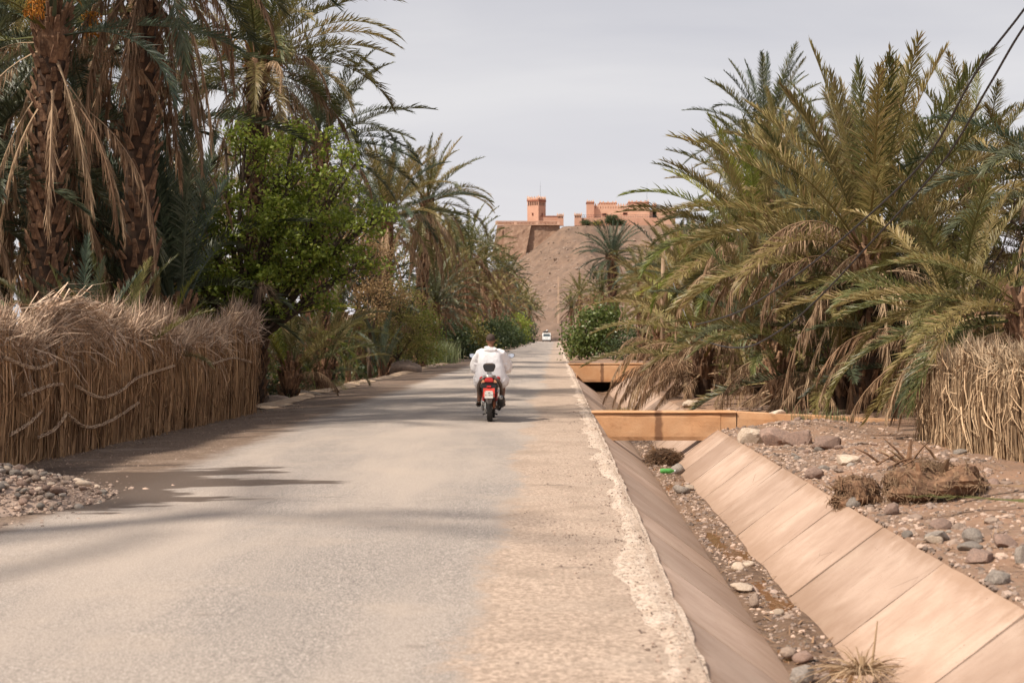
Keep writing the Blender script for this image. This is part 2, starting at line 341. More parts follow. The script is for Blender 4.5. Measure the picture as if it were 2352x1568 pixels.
# ------------------------------------------------------------------ setting: road, canal, ground
def arange_seg(segs):
    out = []
    for a, b, n in segs: out += list(np.linspace(a, b, n, endpoint=False))
    return np.array(out + [segs[-1][1]])
ys = arange_seg([(-6, 40, 120), (40, 120, 80), (120, 420, 60)])
xr = lambda Y: -6.85 + .35 * fbm(Y * .25, Y * 0 + 2.2, 3) + .25 * smoothstep(40, 90, Y)       # ragged left edge of the shoulder
u = np.linspace(0, 1, 40)
Yg, Ug = np.meshgrid(ys, u, indexing='ij')
Xg = xr(Yg) * (1 - Ug) + .72 * Ug
Zg = .035 * np.exp(-((Xg + 2.4) / 2.0) ** 2) + .012 * fbm(Xg * 1.2, Yg * .6, 3) - .03 * smoothstep(-5, -6.8, Xg)
Zg = Zg + .02 * smoothstep(-.6, .5, Xg) * 0
bend = lambda Y: -smoothstep(300, 430, Y) * 26                                              # the road turns off behind the van
road = link('road', grid_mesh('road', Xg + bend(Yg), Yg, Zg), M['road']); tag(road, kind='structure')
# broken concrete edge along the canal
yk = arange_seg([(-6, 36, 420), (36, 90, 160), (90, 420, 60)])
inner = .50 + .17 * fbm(yk * .9, yk * 0 + 9, 4) + .05 * fbm(yk * 5, yk * 0 + 4, 2); inner = np.clip(inner, .36, .66)
chip = np.clip(fbm(yk * 2.1, yk * 0 + 1.5, 4), -.2, .6) * .035
V = []; F = []
for i, Y in enumerate(yk):
    b = float(bend(np.array(Y))); zo = -.008 - .02 * max(0, float(vnoise(Y * 3, 8.)))
    V += [(inner[i] + b, Y, .004), (.5 * inner[i] + .36 + b, Y, .013 + .006 * float(vnoise(Y * 9, 2.))), (.755 - chip[i] + b, Y, zo), (.77 - chip[i] * .6 + b, Y, -.16)]
for i in range(len(yk) - 1):
    for k in range(3): F.append((4 * i + k, 4 * i + k + 1, 4 * i + 5 + k, 4 * i + 4 + k))
tag(link('concrete_road_edge', raw_mesh('concrete_road_edge', V, F), M['kerb']), kind='structure')
# sandy lip on the left side beyond the fence
yk = arange_seg([(31.5, 60, 120), (60, 260, 100)]); V = []; F = []
for Y in yk:
    e = float(xr(np.array(Y))); h = .03 + .04 * abs(float(fbm(Y * .8, 3., 3)))
    V += [(e + .42 + .3 * float(vnoise(Y * 1.1, 6.)), Y, -.012), (e + .14, Y, h), (e - .04, Y, h * .8), (e - .12, Y, -.4)]
for i in range(len(yk) - 1):
    for k in range(3): F.append((4 * i + k, 4 * i + k + 1, 4 * i + 5 + k, 4 * i + 4 + k))
tag(link('sandy_road_edge', raw_mesh('sandy_road_edge', V, F), M['kerb_l']), kind='structure')

# canal profile: (left top x, left floor x, right floor x, right top x, floor z)
def prof(Y): return (.765, 1.60, 1.95, 2.79, -.63)
Y2 = 55.0
rt = lambda Y: 2.79 if Y < Y2 + 2.2 else .77
canal = MB()
yc = list(np.arange(-6, 24.4, 1.85)) + [24.45, 24.55, 28, 30.9, 36, 45, Y2 + 3]
rows = []
for Y in yc:
    a, b, c, d, z = prof(Y); g = .05
    rows.append([(a - .02, Y, -.10), (b - g, Y, z - g), (c + g, Y, z - g), (d + .03, Y, -.085)])
V = [p for r in rows for p in r]; F = []
for i in range(len(rows) - 1):
    for k in range(3): F.append((4 * i + k, 4 * i + k + 1, 4 * i + 5 + k, 4 * i + 4 + k))
can = link('canal', raw_mesh('canal', V, F), M['soil_l']); tag(can, kind='structure')
def slab(side, y0, y1, seed):
    r = random.Random(seed); p0 = prof(y0 + .02); p1 = prof(y1 - .02); nu, nv = 9, 9
    top = []; 
    gap0, gap1 = r.uniform(.009, .024), r.uniform(.009, .024); lift = r.uniform(-.008, .012)
    if side < 0: gap0 += .008; gap1 += .008
    for j in range(nv):
        t = j / (nv - 1)
        for i in range(nu):
            s = i / (nu - 1)
            P = []
            for p in (p0, p1):
                if side < 0: P.append((p[0] - .03 + (p[1] - p[0] + .03) * s, -.012 + (p[4] + .0) * s))
                else: P.append((p[3] + (p[2] - p[3]) * s, .004 + (p[4] - .004) * s))
            x = P[0][0] * (1 - t) + P[1][0] * t; z = P[0][1] * (1 - t) + P[1][1] * t
            Y = (y0 + gap0) * (1 - t) + (y1 - gap1) * t
            if j in (0, nv - 1): Y += (.018 * float(vnoise(s * 6 + seed, seed * 1.7)) + .012 * float(vnoise(s * 19, seed * .7))) - (.05 * (s - .5) if side > 0 else 0) * 0
            if i == 0: x += .03 * float(vnoise(Y * 3, seed)) * side
            z += lift * (1 - abs(2 * s - 1)) * .5 + .006 * float(vnoise(x * 4 + seed, Y * 3))
            top.append((x, Y, z))
    V = list(top); F = [(j * nu + i, j * nu + i + 1, (j + 1) * nu + i + 1, (j + 1) * nu + i) for j in range(nv - 1) for i in range(nu - 1)]
    ring = [i for i in range(nu)] + [j * nu + nu - 1 for j in range(1, nv)] + [(nv - 1) * nu + i for i in range(nu - 2, -1, -1)] + [j * nu for j in range(nv - 2, 0, -1)]
    b = len(V); V += [(top[i][0] + .035 * side, top[i][1], top[i][2] - .06) for i in ring]; m = len(ring)
    F += [(ring[k], ring[(k + 1) % m], b + (k + 1) % m, b + k) for k in range(m)]
    me = raw_mesh('slab', V, F); o = link('slab', me, M['slab'], can)
joints_r = [24.5, 22.9, 21.3, 19.4, 17.6, 15.8, 13.9, 12.16, 10.24, 8.41, 6.5, 4.7, 2.9, 1.0, -1, -3]
joints_l = [24.5, 22.2, 20.1, 18.2, 16.1, 13.9, 12.46, 10.6, 8.57, 6.7, 4.9, 3.0, 1.1, -1, -3]
for jl, sd in ((joints_r, 1), (joints_l, -1)):
    for k in range(len(jl) - 1): slab(sd, jl[k + 1], jl[k], 11 * k + 5 + sd)
for sd in (1, -1):
    yy = [24.56, 26.4, 28.25, 30.1, 31.95, 33.8, 35.65, 37.5, 39.35, 41.2, 43.05, 44.9, 46.75, 48.6, 50.45, 52.3, 54.15, 56.4]
    for k in range(len(yy) - 1): slab(sd, yy[k], yy[k + 1], 130 + k + sd * 31)
# canal bed: silt with stones, puddles between
yb = np.arange(-4, Y2 + 2.5, .09); ub = np.linspace(0, 1, 9); V = []
def bedz(Y, s): z = prof(Y)[4]; return z + .035 + .085 * float(fbm(s * 2.2 + 3, Y * 1.1, 4)) * (1 - .8 * abs(2 * s - 1) ** 2)
for Y in yb:
    p = prof(Y)
    for s in ub: V.append((p[1] - .06 + (p[2] - p[1] + .12) * s, Y, bedz(Y, s)))
n = len(ub); F = [(j * n + i, j * n + i + 1, (j + 1) * n + i + 1, (j + 1) * n + i) for j in range(len(yb) - 1) for i in range(n - 1)]
tag(link('canal_bed', raw_mesh('canal_bed', V, F, True), M['bed']), kind='structure')
wv = [(1.57, 7.0, -.606), (1.98, 7.0, -.606), (1.98, 40, -.606), (1.57, 40, -.606)]
tag(link('canal_water', raw_mesh('canal_water', wv, [(0, 1, 2, 3)]), M['water']), kind='structure')

# banks
def right_z(X, Y):
    e = X - np.vectorize(rt)(Y)
    z = .13 * smoothstep(.1, 1.6, e) + .06 * fbm(X * 1.3, Y * 1.1, 4) * smoothstep(.02, .5, e)
    z = z + .10 * np.exp(-(((X - 4.1) / .75) ** 2 + ((Y - 23.2) / 1.1) ** 2)) + .10 * np.exp(-(((X - 4.6) / .9) ** 2 + ((Y - 15.5) / 2.2) ** 2))
    z = np.where(Y > 24.6, .02 + .12 * fbm(X * .8, Y * .7, 3) * smoothstep(0, .6, e) + .1 * smoothstep(.3, 2, e), z)
    return z * smoothstep(-.02, .25, e) + .0
ya = arange_seg([(-6, 32, 190), (32, 80, 80), (80, 420, 50)])
ea = arange_seg([(0, 4, 60), (4, 12, 30), (12, 160, 24)])
V = np.zeros((len(ya), len(ea), 3))
for j, Y in enumerate(ya): V[j, :, 0] = rt(Y) - .005 + ea + (float(bend(np.array(Y))) if Y > 80 else 0); V[j, :, 1] = Y
V[:, :, 2] = right_z(V[:, :, 0], V[:, :, 1]) + np.where(V[:, :, 1] > 200, .0, 0)
V[:, 0, 2] = -.09
tag(link('soil_bank_right', grid_mesh('soil_bank_right', V[:, :, 0], V[:, :, 1], V[:, :, 2]), M['soil_r']), kind='structure')
ea = arange_seg([(-.1, 4, 40), (4, 12, 30), (12, 160, 24)])
V = np.zeros((len(ya), len(ea), 3))
def left_z(e, X, Y): return -.03 - (.42 * smoothstep(0, 1.0, e) - .25 * smoothstep(1.6, 4.5, e)) * smoothstep(29, 33, Y) + .16 * fbm(X * .9, Y * .8, 4) * smoothstep(.1, .8, e)
for j, Y in enumerate(ya): V[j, :, 0] = xr(np.array(Y)) - ea + float(bend(np.array(Y))); V[j, :, 1] = Y; V[j, :, 2] = left_z(ea, V[j, :, 0], np.full(len(ea), Y))
V[:, 0, 2] = -.05
tag(link('soil_bank_left', grid_mesh('soil_bank_left', V[:, :, 0], V[:, :, 1], V[:, :, 2]), M['soil_l']), kind='structure')
def ground_left(X, Y): e = float(xr(np.array(Y))) - X; return float(left_z(np.array(e), np.array(X), np.array(Y)))
def ground_right(X, Y): return float(right_z(np.array(X), np.array(Y)))
g = MB(); g.add([(-4000, -60, -2.6), (4000, -60, -2.6), (4000, 8000, -2.6), (-4000, 8000, -2.6)], [(0, 1, 2, 3)])
tag(g.build('ground', M['soil_r']), kind='structure')
# hill
xh = arange_seg([(-260, -40, 30), (-40, 60, 130), (60, 320, 40)]); yh = arange_seg([(300, 330, 10), (330, 475, 130), (475, 800, 30)])
Yh, Xh = np.meshgrid(yh, xh, indexing='ij')
fy = np.interp(Yh, [300, 320, 340, 380, 420, 452, 459, 560, 800], [-3, 2.0, 8.0, 16.6, 26.5, 35.2, 36.4, 37, 20])
gx = np.interp(Xh, [-260, -60, -20, -10, 2, 45, 120, 320], [.05, .22, .60, .74, 1, 1.02, .7, .1])
gully = 1.1 * np.abs(fbm(Xh * .075 + Yh * .012, Yh * .016, 4)) * smoothstep(320, 380, Yh) * (1 - smoothstep(440, 458, Yh))
path = -1.0 * np.exp(-((Yh - (372 + .55 * Xh)) / 2.2) ** 2)
rid = (np.abs(fbm(Xh * .055 + 5, Yh * .02 + Xh * .02, 4)) ** .7) * 5.0 * smoothstep(335, 385, Yh) * (1 - smoothstep(445, 458, Yh)); led = 1.2 * np.sin(fbm(Xh * .04, Yh * .05, 3) * 14 + Yh * .22) * smoothstep(340, 380, Yh) * (1 - smoothstep(440, 457, Yh)) * .35
Zh = fy * gx - rid + led - gully * 1.5 + 1.5 * fbm(Xh * .20, Yh * .16, 5) * smoothstep(310, 340, Yh) * (1 - .8 * smoothstep(450, 460, Yh)) + path * .7
tag(link('hill', grid_mesh('hill', Xh, Yh, Zh), M['hill']), kind='structure')
def hill_z(X, Y): 
    j = int(np.argmin(abs(yh - Y))); i = int(np.argmin(abs(xh - X))); return float(Zh[j, i])
# far mountains seen through the gap between the gate posts
xm = np.linspace(-1800, 2600, 90); V = []; F = []
for i, X in enumerate(xm):
    h = 330 + 190 * float(fbm(X * .0022, 3.3, 4)); V += [(X, 5200, -5), (X, 5600, h), (X, 6600, -5)]
for i in range(len(xm) - 1):
    for k in range(2): F.append((3 * i + k, 3 * i + 3 + k, 3 * i + 4 + k, 3 * i + 1 + k))
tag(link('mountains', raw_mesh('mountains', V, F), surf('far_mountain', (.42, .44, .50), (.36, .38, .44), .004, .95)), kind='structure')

# ------------------------------------------------------------------ canal bridges
def bridge(y, label, top, bot, xl0, xl1, x1, x2, xw, deck):
    e = empty('canal_bridge', (1.8, y, 0), label, 'bridge')
    def block(name, xa, xb, ya, yb, za, zb, seed, slant=0.0, drop=0.0, nx=26, nz=6):   # rendered block, uneven faces, worn arrises, ends may lean
        bm = bmesh.new(); bmesh.ops.create_cube(bm, size=1); L_ = xb - xa
        bmesh.ops.subdivide_edges(bm, edges=[q for q in bm.edges if abs((q.verts[0].co - q.verts[1].co).x) > .5], cuts=nx)
        bmesh.ops.subdivide_edges(bm, edges=[q for q in bm.edges if abs((q.verts[0].co - q.verts[1].co).z) > .5], cuts=nz)
        for v in bm.verts:
            u, w_, t = v.co.x + .5, v.co.y + .5, v.co.z + .5; X = xa + L_ * u + slant * (1 - t) * (1 - u); Z = za + (zb - za) * t - drop * u * t
            edge = min(t, 1 - t) < .01 and w_ < .01; Z += (.010 * float(vnoise(X * 5, seed)) if t > .99 else 0)
            v.co = Vector((X + (.02 * float(vnoise(Z * 9, seed)) if u < .01 else 0), ya + (yb - ya) * w_ + .016 * float(vnoise(X * 3 + 4, Z * 5 + seed)) + (.012 + .012 * float(vnoise(X * 11, seed)) if edge else 0), Z - (.010 if edge and t > .5 else 0)))
        me = bpy.data.meshes.new(name); bm.to_mesh(me); bm.free(); return link(name, me, M['headwall'], e)
    c = .045
    block('beam', xl0, x1, y, y + .26, bot, top - c, 1.3, xl1 - xl0)
    block('coping', xl0 - .03, x2, y - .022, y + .30, top - c + .001, top, 5.3, 0, 0, 26, 1)
    block('pier_block', x1 + .012, x2, y - .004, y + .26, -.75, top - c, 2.3, 0, 0, 6)
    if xw: block('low_wall', x2 + .018, xw, y + .006, y + .25, -.5, top - .012, 3.3, 0, .13, 26)
    if deck: block('deck', .80, x2, y + .31, y + deck, bot + .02, bot + .30, 4.3, 0, 0, 6, 1)
bridge(24.6, 'ochre rendered canal bridge with a dark water run, nearer of the two', .318, -.19, .645, .93, 2.84, 3.11, 5.9, 0)
bridge(Y2, 'plain ochre canal bridge over a black culvert mouth beside the round bush', .52, -.20, .47, 1.03, 3.3, 3.7, 0, 2.6)
mb = MB(); mb.box((2.0, Y2 + 2.75, -.6), (3.2, .2, 1.2)); tag(mb.build('culvert_back', M['soil_l']), kind='structure')
# ------------------------------------------------------------------ palm fronds
def frond_arrays(L, elev, droop, n, ll, lw, hang=0.0, seed=0, al0=62, dih=32, pw=1.5, side_sway=.12, rr=.024, seg=12, curl=.15, s0=.16):
    r = random.Random(seed); V = []; F = []
    ss = [i / 40 for i in range(41)]; P = [np.zeros(3)]; Tn = []
    sw = r.uniform(-1, 1) * side_sway
    for s in ss:
        a = elev - droop * s ** pw; b = sw * s
        Tn.append(np.array([math.cos(a) * math.cos(b), math.cos(a) * math.sin(b), math.sin(a)]))
    for i in range(40): P.append(P[-1] + Tn[i] * (L / 40))
    def ev(s): k = min(s * 40, 39.999); i = int(k); f = k - i; return P[i] * (1 - f) + P[i + 1] * f, Tn[i] * (1 - f) + Tn[i + 1] * f
    # midrib
    for i in range(seg + 1):
        s = i / seg; p, t = ev(s); t = t / np.linalg.norm(t); bx = np.cross(t, [0, 0, 1.0]) if abs(t[2]) < .98 else np.cross(t, [1.0, 0, 0]); bx /= np.linalg.norm(bx); nn = np.cross(bx, t)
        w_ = rr * (1 - s) ** .8 + .003; w_ *= (1 + 1.4 * max(0, .12 - s) / .12)
        V += [p + bx * w_, p - bx * w_, p + nn * w_ * .8]
        if i:
            b = 3 * (i - 1)
            for k in range(3): F.append((b + k, b + (k + 1) % 3, b + 3 + (k + 1) % 3, b + 3 + k))
    for i in range(n):
        u = (i + r.random() * .6) / n; s = s0 + (1 - s0) * u; p, t = ev(min(s, .999)); t = t / np.linalg.norm(t)
        B = np.cross([0, 0, 1.0], t) if abs(t[2]) < .97 else np.cross([0, 0, 1.0], np.array([1.0, 0, .01])); B = B / np.linalg.norm(B)
        if abs(t[2]) > .9: B = np.array([-math.sin(sw), math.cos(sw), 0.0])
        N = np.cross(t, B)
        for sd in (-1, 1):
            if r.random() < .07: continue
            al = R(al0 - (al0 - 20) * u ** 1.2 + r.uniform(-13, 13)); dh = R(dih + r.choice((-18, 0, 18)) + r.uniform(-8, 8))
            D = math.cos(al) * t + math.sin(al) * (sd * math.cos(dh) * B + math.sin(dh) * N)
            if hang: D = D * (1 - hang) + np.array([r.uniform(-.15, .15), r.uniform(-.15, .15), -1.0]) * hang * r.uniform(.8, 1.2)
            D = D / np.linalg.norm(D)
            l = ll * (.45 + .55 * math.sin(math.pi * min(1, .12 + .80 * u))) * r.uniform(.66, 1.14)
            if u > .9: l *= .8
            W = t - D * t.dot(D); q = np.linalg.norm(W); W = W / q if q > .05 else N
            if hang: W = W * math.cos(r.uniform(0, 3)) + np.cross(D, W) * math.sin(r.uniform(0, 3))
            w2 = lw * r.uniform(.8, 1.2); b = len(V)
            mid = p + D * l * .5 + np.array([0, 0, -curl * .10 * l]); tip = p + D * l + np.array([r.uniform(-.06, .06) * l * (1 + 2 * hang), r.uniform(-.06, .06) * l, -curl * l * r.uniform(.5, 1.5)])
            V += [p - W * w2 * .25, p + W * w2 * .25, mid - W * w2 * .5, mid + W * w2 * .5, tip]
            F += [(b, b + 1, b + 3, b + 2), (b + 2, b + 3, b + 4)]
    return np.array(V), F
EL = [84, 72, 60, 47, 33, 18, 2, -18]; DR = [.22, .36, .50, .62, .72, .80, .82, .8]
FROND = {}; FRN = 3.6
for i, e in enumerate(EL):
    for k in range(2):
        V, F = frond_arrays(FRN, R(e), DR[i] * (1, 1.75)[k], 112, .47, .025, 0, 100 + 7 * i + k, curl=.10 + .08 * k)
        FROND[('g', i, k)] = raw_mesh('frond', V, F); FROND[('g', i, k)].materials.append(M['green'])
for i, (e, d, hg, pw) in enumerate([(38, 2.0, .55, 1.1), (12, 1.75, .62, .9), (-18, 1.25, .70, .8), (-48, .72, .74, .7)]):
    for k in range(2):
        V, F = frond_arrays(FRN * .95, R(e), d, 74, .44, .022, hg, 300 + 7 * i + k, pw=pw, curl=.3, rr=.02, side_sway=.35)
        FROND[('d', i, k)] = raw_mesh('frond', V, F); FROND[('d', i, k)].materials.append(M['dry'])
# flat-lying dead frond
V, F = frond_arrays(1.8, R(4), .12, 40, .22, .018, 0, 77, al0=24, dih=5, curl=.02); FROND['flat'] = raw_mesh('frond', V, F); FROND['flat'].materials.append(M['brown'])
def add_frond(par, org, az, kind, idx, scale, mat, r, tilt=0, soft=.4):
    me = FROND[(kind, idx, (1 if r.random() < soft else 0) if kind == 'g' else r.randint(0, 1))]; o = bpy.data.objects.new('frond', me); COL.objects.link(o); o.parent = par
    o.location = Vector(org) + Vector((math.cos(az), math.sin(az), 0)) * .12
    o.rotation_euler = (r.uniform(-.15, .15) + tilt, r.uniform(-.10, .10), az); o.scale = (scale, scale, scale)
    if mat is not me.materials[0]: o.material_slots[0].link = 'OBJECT'; o.material_slots[0].material = mat
    return o
def boot_mesh():
    mb = MB(); w_ = .06
    v = [(-w_, 0, 0), (w_, 0, 0), (w_ * .9, .05, .02), (-w_ * .9, .05, .02), (-w_ * .62, .07, .22), (w_ * .62, .07, .22), (w_ * .5, .10, .20), (-w_ * .5, .10, .20), (-w_ * .4, .095, .26), (w_ * .4, .095, .26)]
    return mb.add(v, [(0, 1, 2, 3), (0, 4, 5, 1), (3, 2, 6, 7), (1, 5, 6, 2), (0, 3, 7, 4), (4, 8, 9, 5), (7, 6, 9, 8), (5, 9, 6), (4, 7, 8)])
BOOT = boot_mesh().mesh('leaf_base'); BOOT.materials.append(M['boot'])
BV = [tuple(v.co) for v in BOOT.vertices]; BF = [tuple(p.vertices) for p in BOOT.polygons]
def trunk_pts(h, lean, r): return [Vector((lean[0] * (t ** 1.6), lean[1] * (t ** 1.6), -.35 + (h + .35) * t)) for t in np.linspace(0, 1, 10)]
def boots_M(pts, r0, r1, n, rr):
    out = []
    for k in range(n):
        t = (k + .5) / n; q = t * (len(pts) - 1); i = min(int(q), len(pts) - 2); p = pts[i].lerp(pts[i + 1], q - i); rad = (r0 + (r1 - r0) * t) * .97
        a = k * 2.39996 + rr.uniform(-.12, .12); s = rr.uniform(.6, 1.3)
        out.append(Matrix.Translation(p) @ Matrix.Rotation(a - math.pi / 2, 4, 'Z') @ Matrix.Translation((0, rad - .03, 0)) @ Matrix.Rotation(rr.uniform(-.30, .02), 4, 'X') @ Matrix.Rotation(rr.uniform(-.25, .25), 4, 'Y') @ Matrix.Diagonal((s, s * rr.uniform(.8, 1.3), s * rr.uniform(.8, 1.25), 1)))
    return out
def palm(x, y, h, label, n=34, mat='green', dry=6, hang=0, drymat='dry', elev=(84, -15), scale=1.0, lean=(0, 0), rad=(.30, .26), boots='stuff', seed=1, dates=0, zb=None, group=None, name='date_palm', azr=None, cat='palm', extra=(), soft=.4):
    r = random.Random(seed)
    z = zb if zb is not None else (ground_left(x, y) if x < -6 else ground_right(x, y) if x > 2.7 and y < 300 else 0)
    e = empty(name, (x, y, z), label, cat, group); h = h - z
    pts = trunk_pts(h, lean, r); top = pts[-1]
    if h > .5:
        tb = MB(); tb.tube(pts, [rad[0] + (rad[1] - rad[0]) * t for t in np.linspace(0, 1, 10)], 12); tb.build('trunk', M['trunk'], e, True, world=False)
        nb = int(h * 46)
        Ms = boots_M(pts, rad[0], rad[1], min(nb, 300) if boots == 'parts' else min(nb, 420), r)
        if boots == 'parts':
            for m in Ms:
                o = bpy.data.objects.new('leaf_base', BOOT); COL.objects.link(o); o.parent = e; o.matrix_local = m
        elif boots == 'stuff':
            mb = MB()
            for m in Ms: mb.add(BV, BF, m)
            link('leaf_bases', raw_mesh('leaf_bases', mb.v, mb.f), M['boot'], e, False, 'stuff')
    hb = MB(); hb.tube([top + Vector((0, 0, d)) for d in (-.45, -.1, .25, .6)], [rad[1] * 1.0, rad[1] * 1.35, rad[1] * .95, .05], 10)
    for k in range(40):
        a = r.uniform(0, 6.28); q = r.uniform(-.35, .35); hb.tube([top + Vector((math.cos(a) * rad[1] * .9, math.sin(a) * rad[1] * .9, q)), top + Vector((math.cos(a) * rad[1] * 1.5, math.sin(a) * rad[1] * 1.5, q + .3))], [.05, .03], 4)
    hb.build('crown_heart', M['boot'], e, world=False)
    for k in range(n):
        t = (k + .5) / n; el = elev[0] + (elev[1] - elev[0]) * t ** 1.15 + r.uniform(-7, 7); az = k * 2.39996 + seed + r.uniform(-.25, .25)
        if azr is not None and r.random() < .75: az = azr[0] + (azr[1] - azr[0]) * r.random()
        i = min(range(len(EL)), key=lambda q: abs(EL[q] - el)); m = mat if isinstance(mat, str) else r.choice(mat)
        add_frond(e, top + Vector((0, 0, .35 - .45 * t)), az, 'g', i, scale * r.uniform(.86, 1.1) * (.9 + .15 * math.sin(math.pi * t)), M[m], r, 0, soft)
    for k in range(dry):
        az = r.uniform(0, 6.28) if azr is None or r.random() < .3 else azr[0] + (azr[1] - azr[0]) * r.random()
        add_frond(e, top + Vector((0, 0, -.15 - .3 * r.random())), az, 'd', r.choice((0, 1, 1, 2)), scale * r.uniform(.7, 1.0), M[drymat if r.random() < .7 else ('brown' if drymat == 'dry' else 'dry')], r)
    for k in range(hang):
        az = k * 2.39996 + r.uniform(-.3, .3)
        add_frond(e, top + Vector((0, 0, -.25 - .9 * r.random())), az, 'd', r.choice((2, 3, 3)), scale * r.uniform(.75, 1.05), M[drymat if r.random() < .65 else ('brown' if drymat == 'dry' else 'dry')], r)
    for az, kind, idx, sc, m in extra: add_frond(e, top + Vector((0, 0, .1)), R(az), kind, idx, sc, M[m], r)
    for k in range(dates):
        az = R(-150 + 300 * k / max(1, dates - 1)) - R(90) if dates > 1 else R(-90)
        d = Vector((math.cos(az), math.sin(az), 0)); p0 = top + d * .15 + Vector((0, 0, .25)); p1 = top + d * .45 + Vector((0, 0, .75)); p2 = top + d * .85 + Vector((0, 0, .45))
        st = MB(); st.tube([p0, p1, p2], [.035, .025, .02], 5); so = st.build('date_bunch', M['stalk'], e, world=False)
        mb = MB()
        for j in range(320):
            q = r.random(); aa = r.uniform(0, 6.28); rr_ = .17 * math.sqrt(r.random()); c = p2 + Vector((math.cos(aa) * rr_, math.sin(aa) * rr_, .08 - q * .42)); mb.ell(c, (.012, .012, .018), 5, 4)
        for j in range(26):
            aa = r.uniform(0, 6.28); mb.tube([p2, p2 + Vector((math.cos(aa) * .13, math.sin(aa) * .13, -.1)), p2 + Vector((math.cos(aa) * .16, math.sin(aa) * .16, -.36))], .004, 3)
        link('dates', raw_mesh('dates', mb.v, mb.f), M['dates'], so, False, 'stuff')
    return e

# far palms: crown, dead fronds and trunk as joined parts
FAR = []
for sd in range(4):
    r = random.Random(900 + sd); parts = {}
    for key, cnt, e0, e1 in (('crown', 34, 84, -12), ('dead_fronds', 15, 0, 0)):
        VV = []; FF = []; off = 0
        for k in range(cnt):
            t = (k + .5) / cnt; az = k * 2.39996 + r.uniform(-.2, .2)
            if key == 'crown':
                el = e0 + (e1 - e0) * t; V, F = frond_arrays(3.3 * r.uniform(.85, 1.1), R(el), .5 + .6 * t, 34, .46, .06, 0, r.randint(0, 9999), seg=5, rr=.03); zo = .3 - .4 * t
            else: V, F = frond_arrays(3.0 * r.uniform(.8, 1.1), R(r.choice((10, -15, -45, -50))), r.choice((1.0, 1.4)) if t < .4 else .7, 30, .42, .055, .68, r.randint(0, 9999), pw=.8, seg=5, curl=.3); zo = -.2 - .8 * r.random()
            c, s = math.cos(az), math.sin(az); W = np.stack([V[:, 0] * c - V[:, 1] * s + c * .15, V[:, 0] * s + V[:, 1] * c + s * .15, V[:, 2] + zo], 1)
            VV.append(W); FF += [tuple(i + off for i in f) for f in F]; off += len(W)
        parts[key] = raw_mesh(key, np.concatenate(VV), FF); parts[key].materials.append(M['green'] if key == 'crown' else M['brown'])
    tb = MB(); pts = [Vector((0, 0, -9 + 9 * t)) for t in np.linspace(0, 1, 6)]; tb.tube(pts, .3, 9)
    for m in boots_M(pts, .30, .27, 160, r): tb.add(BV, BF, m)
    parts['trunk'] = raw_mesh('trunk', tb.v, tb.f); parts['trunk'].materials.append(M['boot']); FAR.append(parts)
def far_palm(x, y, h, label, mat='green', scale=1.0, seed=0, group=None, drymat='brown', zb=-.2):
    r = random.Random(seed); e = empty('date_palm', (x, y, zb), label, 'palm', group); p = FAR[seed % 4]; rz = r.uniform(0, 6.28)
    for key, m in (('crown', mat), ('dead_fronds', drymat), ('trunk', 'boot')):
        o = link(key, p[key], M[m], e, False); o.location = (0, 0, h - zb); o.rotation_euler = (0, 0, rz)
        o.scale = (scale,) * 3 if key != 'trunk' else (1, 1, (h - zb) / 9)
    return e

# ------------------------------------------------------------------ broadleaf shrubs and trees
def leafy(name, base, blobs, nleaf, ls, mat, label, cat, seed=0, trunk=True, bark='bark', group=None, twigs=60, clump=.22, trunk_r=.09, aspect=.62):
    r = random.Random(seed); base = Vector(base); e = empty(name, base, label, cat, group)
    tot = sum(b[1][0] * b[1][1] * b[1][2] for b in blobs); V = []; F = []; tips = []
    for c, rad in blobs:
        m = max(3, int(twigs * rad[0] * rad[1] * rad[2] / tot))
        for k in range(m):
            d = Vector((r.gauss(0, 1), r.gauss(0, 1), r.gauss(0, 1))).normalized() * r.random() ** .38
            tips.append(Vector(c) + Vector((d.x * rad[0], d.y * rad[1], d.z * rad[2])))
    for k in range(nleaf):
        c = r.choice(tips); s = clump * r.uniform(.6, 1.3)
        p = c + Vector((r.gauss(0, s), r.gauss(0, s), r.gauss(0, s * .7)))
        a = Vector((r.gauss(0, 1), r.gauss(0, 1), r.gauss(-.35, .7))).normalized(); b = a.cross(Vector((r.gauss(0, 1), r.gauss(0, 1), r.gauss(0, 1)))).normalized()
        l = ls * r.uniform(.65, 1.3); n_ = a.cross(b) * l * .08; i = len(V)
        V += [p, p + a * l * .5 + b * l * aspect * .5 + n_, p + a * l, p + a * l * .5 - b * l * aspect * .5 + n_]; F.append((i, i + 1, i + 2, i + 3))
    link('crown', raw_mesh('crown', V, F), M[mat], e)
    if trunk:
        tb = MB(); cen = sum((Vector(b[0]) for b in blobs), Vector()) / len(blobs); fork = base.lerp(cen, .35); fork.x = base.x + (cen.x - base.x) * .2
        tb.tube([base - Vector((0, 0, .2)), base.lerp(fork, .5) + Vector((r.uniform(-.1, .1), 0, 0)), fork], [trunk_r * 1.2, trunk_r, trunk_r * .85], 8)
        limbs = []
        for c, rad in blobs:
            c = Vector(c); m = fork.lerp(c, .55) + Vector((r.uniform(-.25, .25), r.uniform(-.25, .25), r.uniform(-.05, .3))); tb.tube([fork, m, c], [trunk_r * .6, trunk_r * .4, trunk_r * .2], 6); limbs.append((m, c))
        for p in tips:
            m, c = min(limbs, key=lambda q: (q[1] - p).length); a = m.lerp(c, r.random()); q = a.lerp(p, .5) + Vector((r.uniform(-.1, .1), r.uniform(-.1, .1), r.uniform(-.1, .15))); tb.tube([a, q, p], [trunk_r * .2, trunk_r * .13, .005], 4, False)
        tb.build('trunk', M[bark], e, True)
    return e
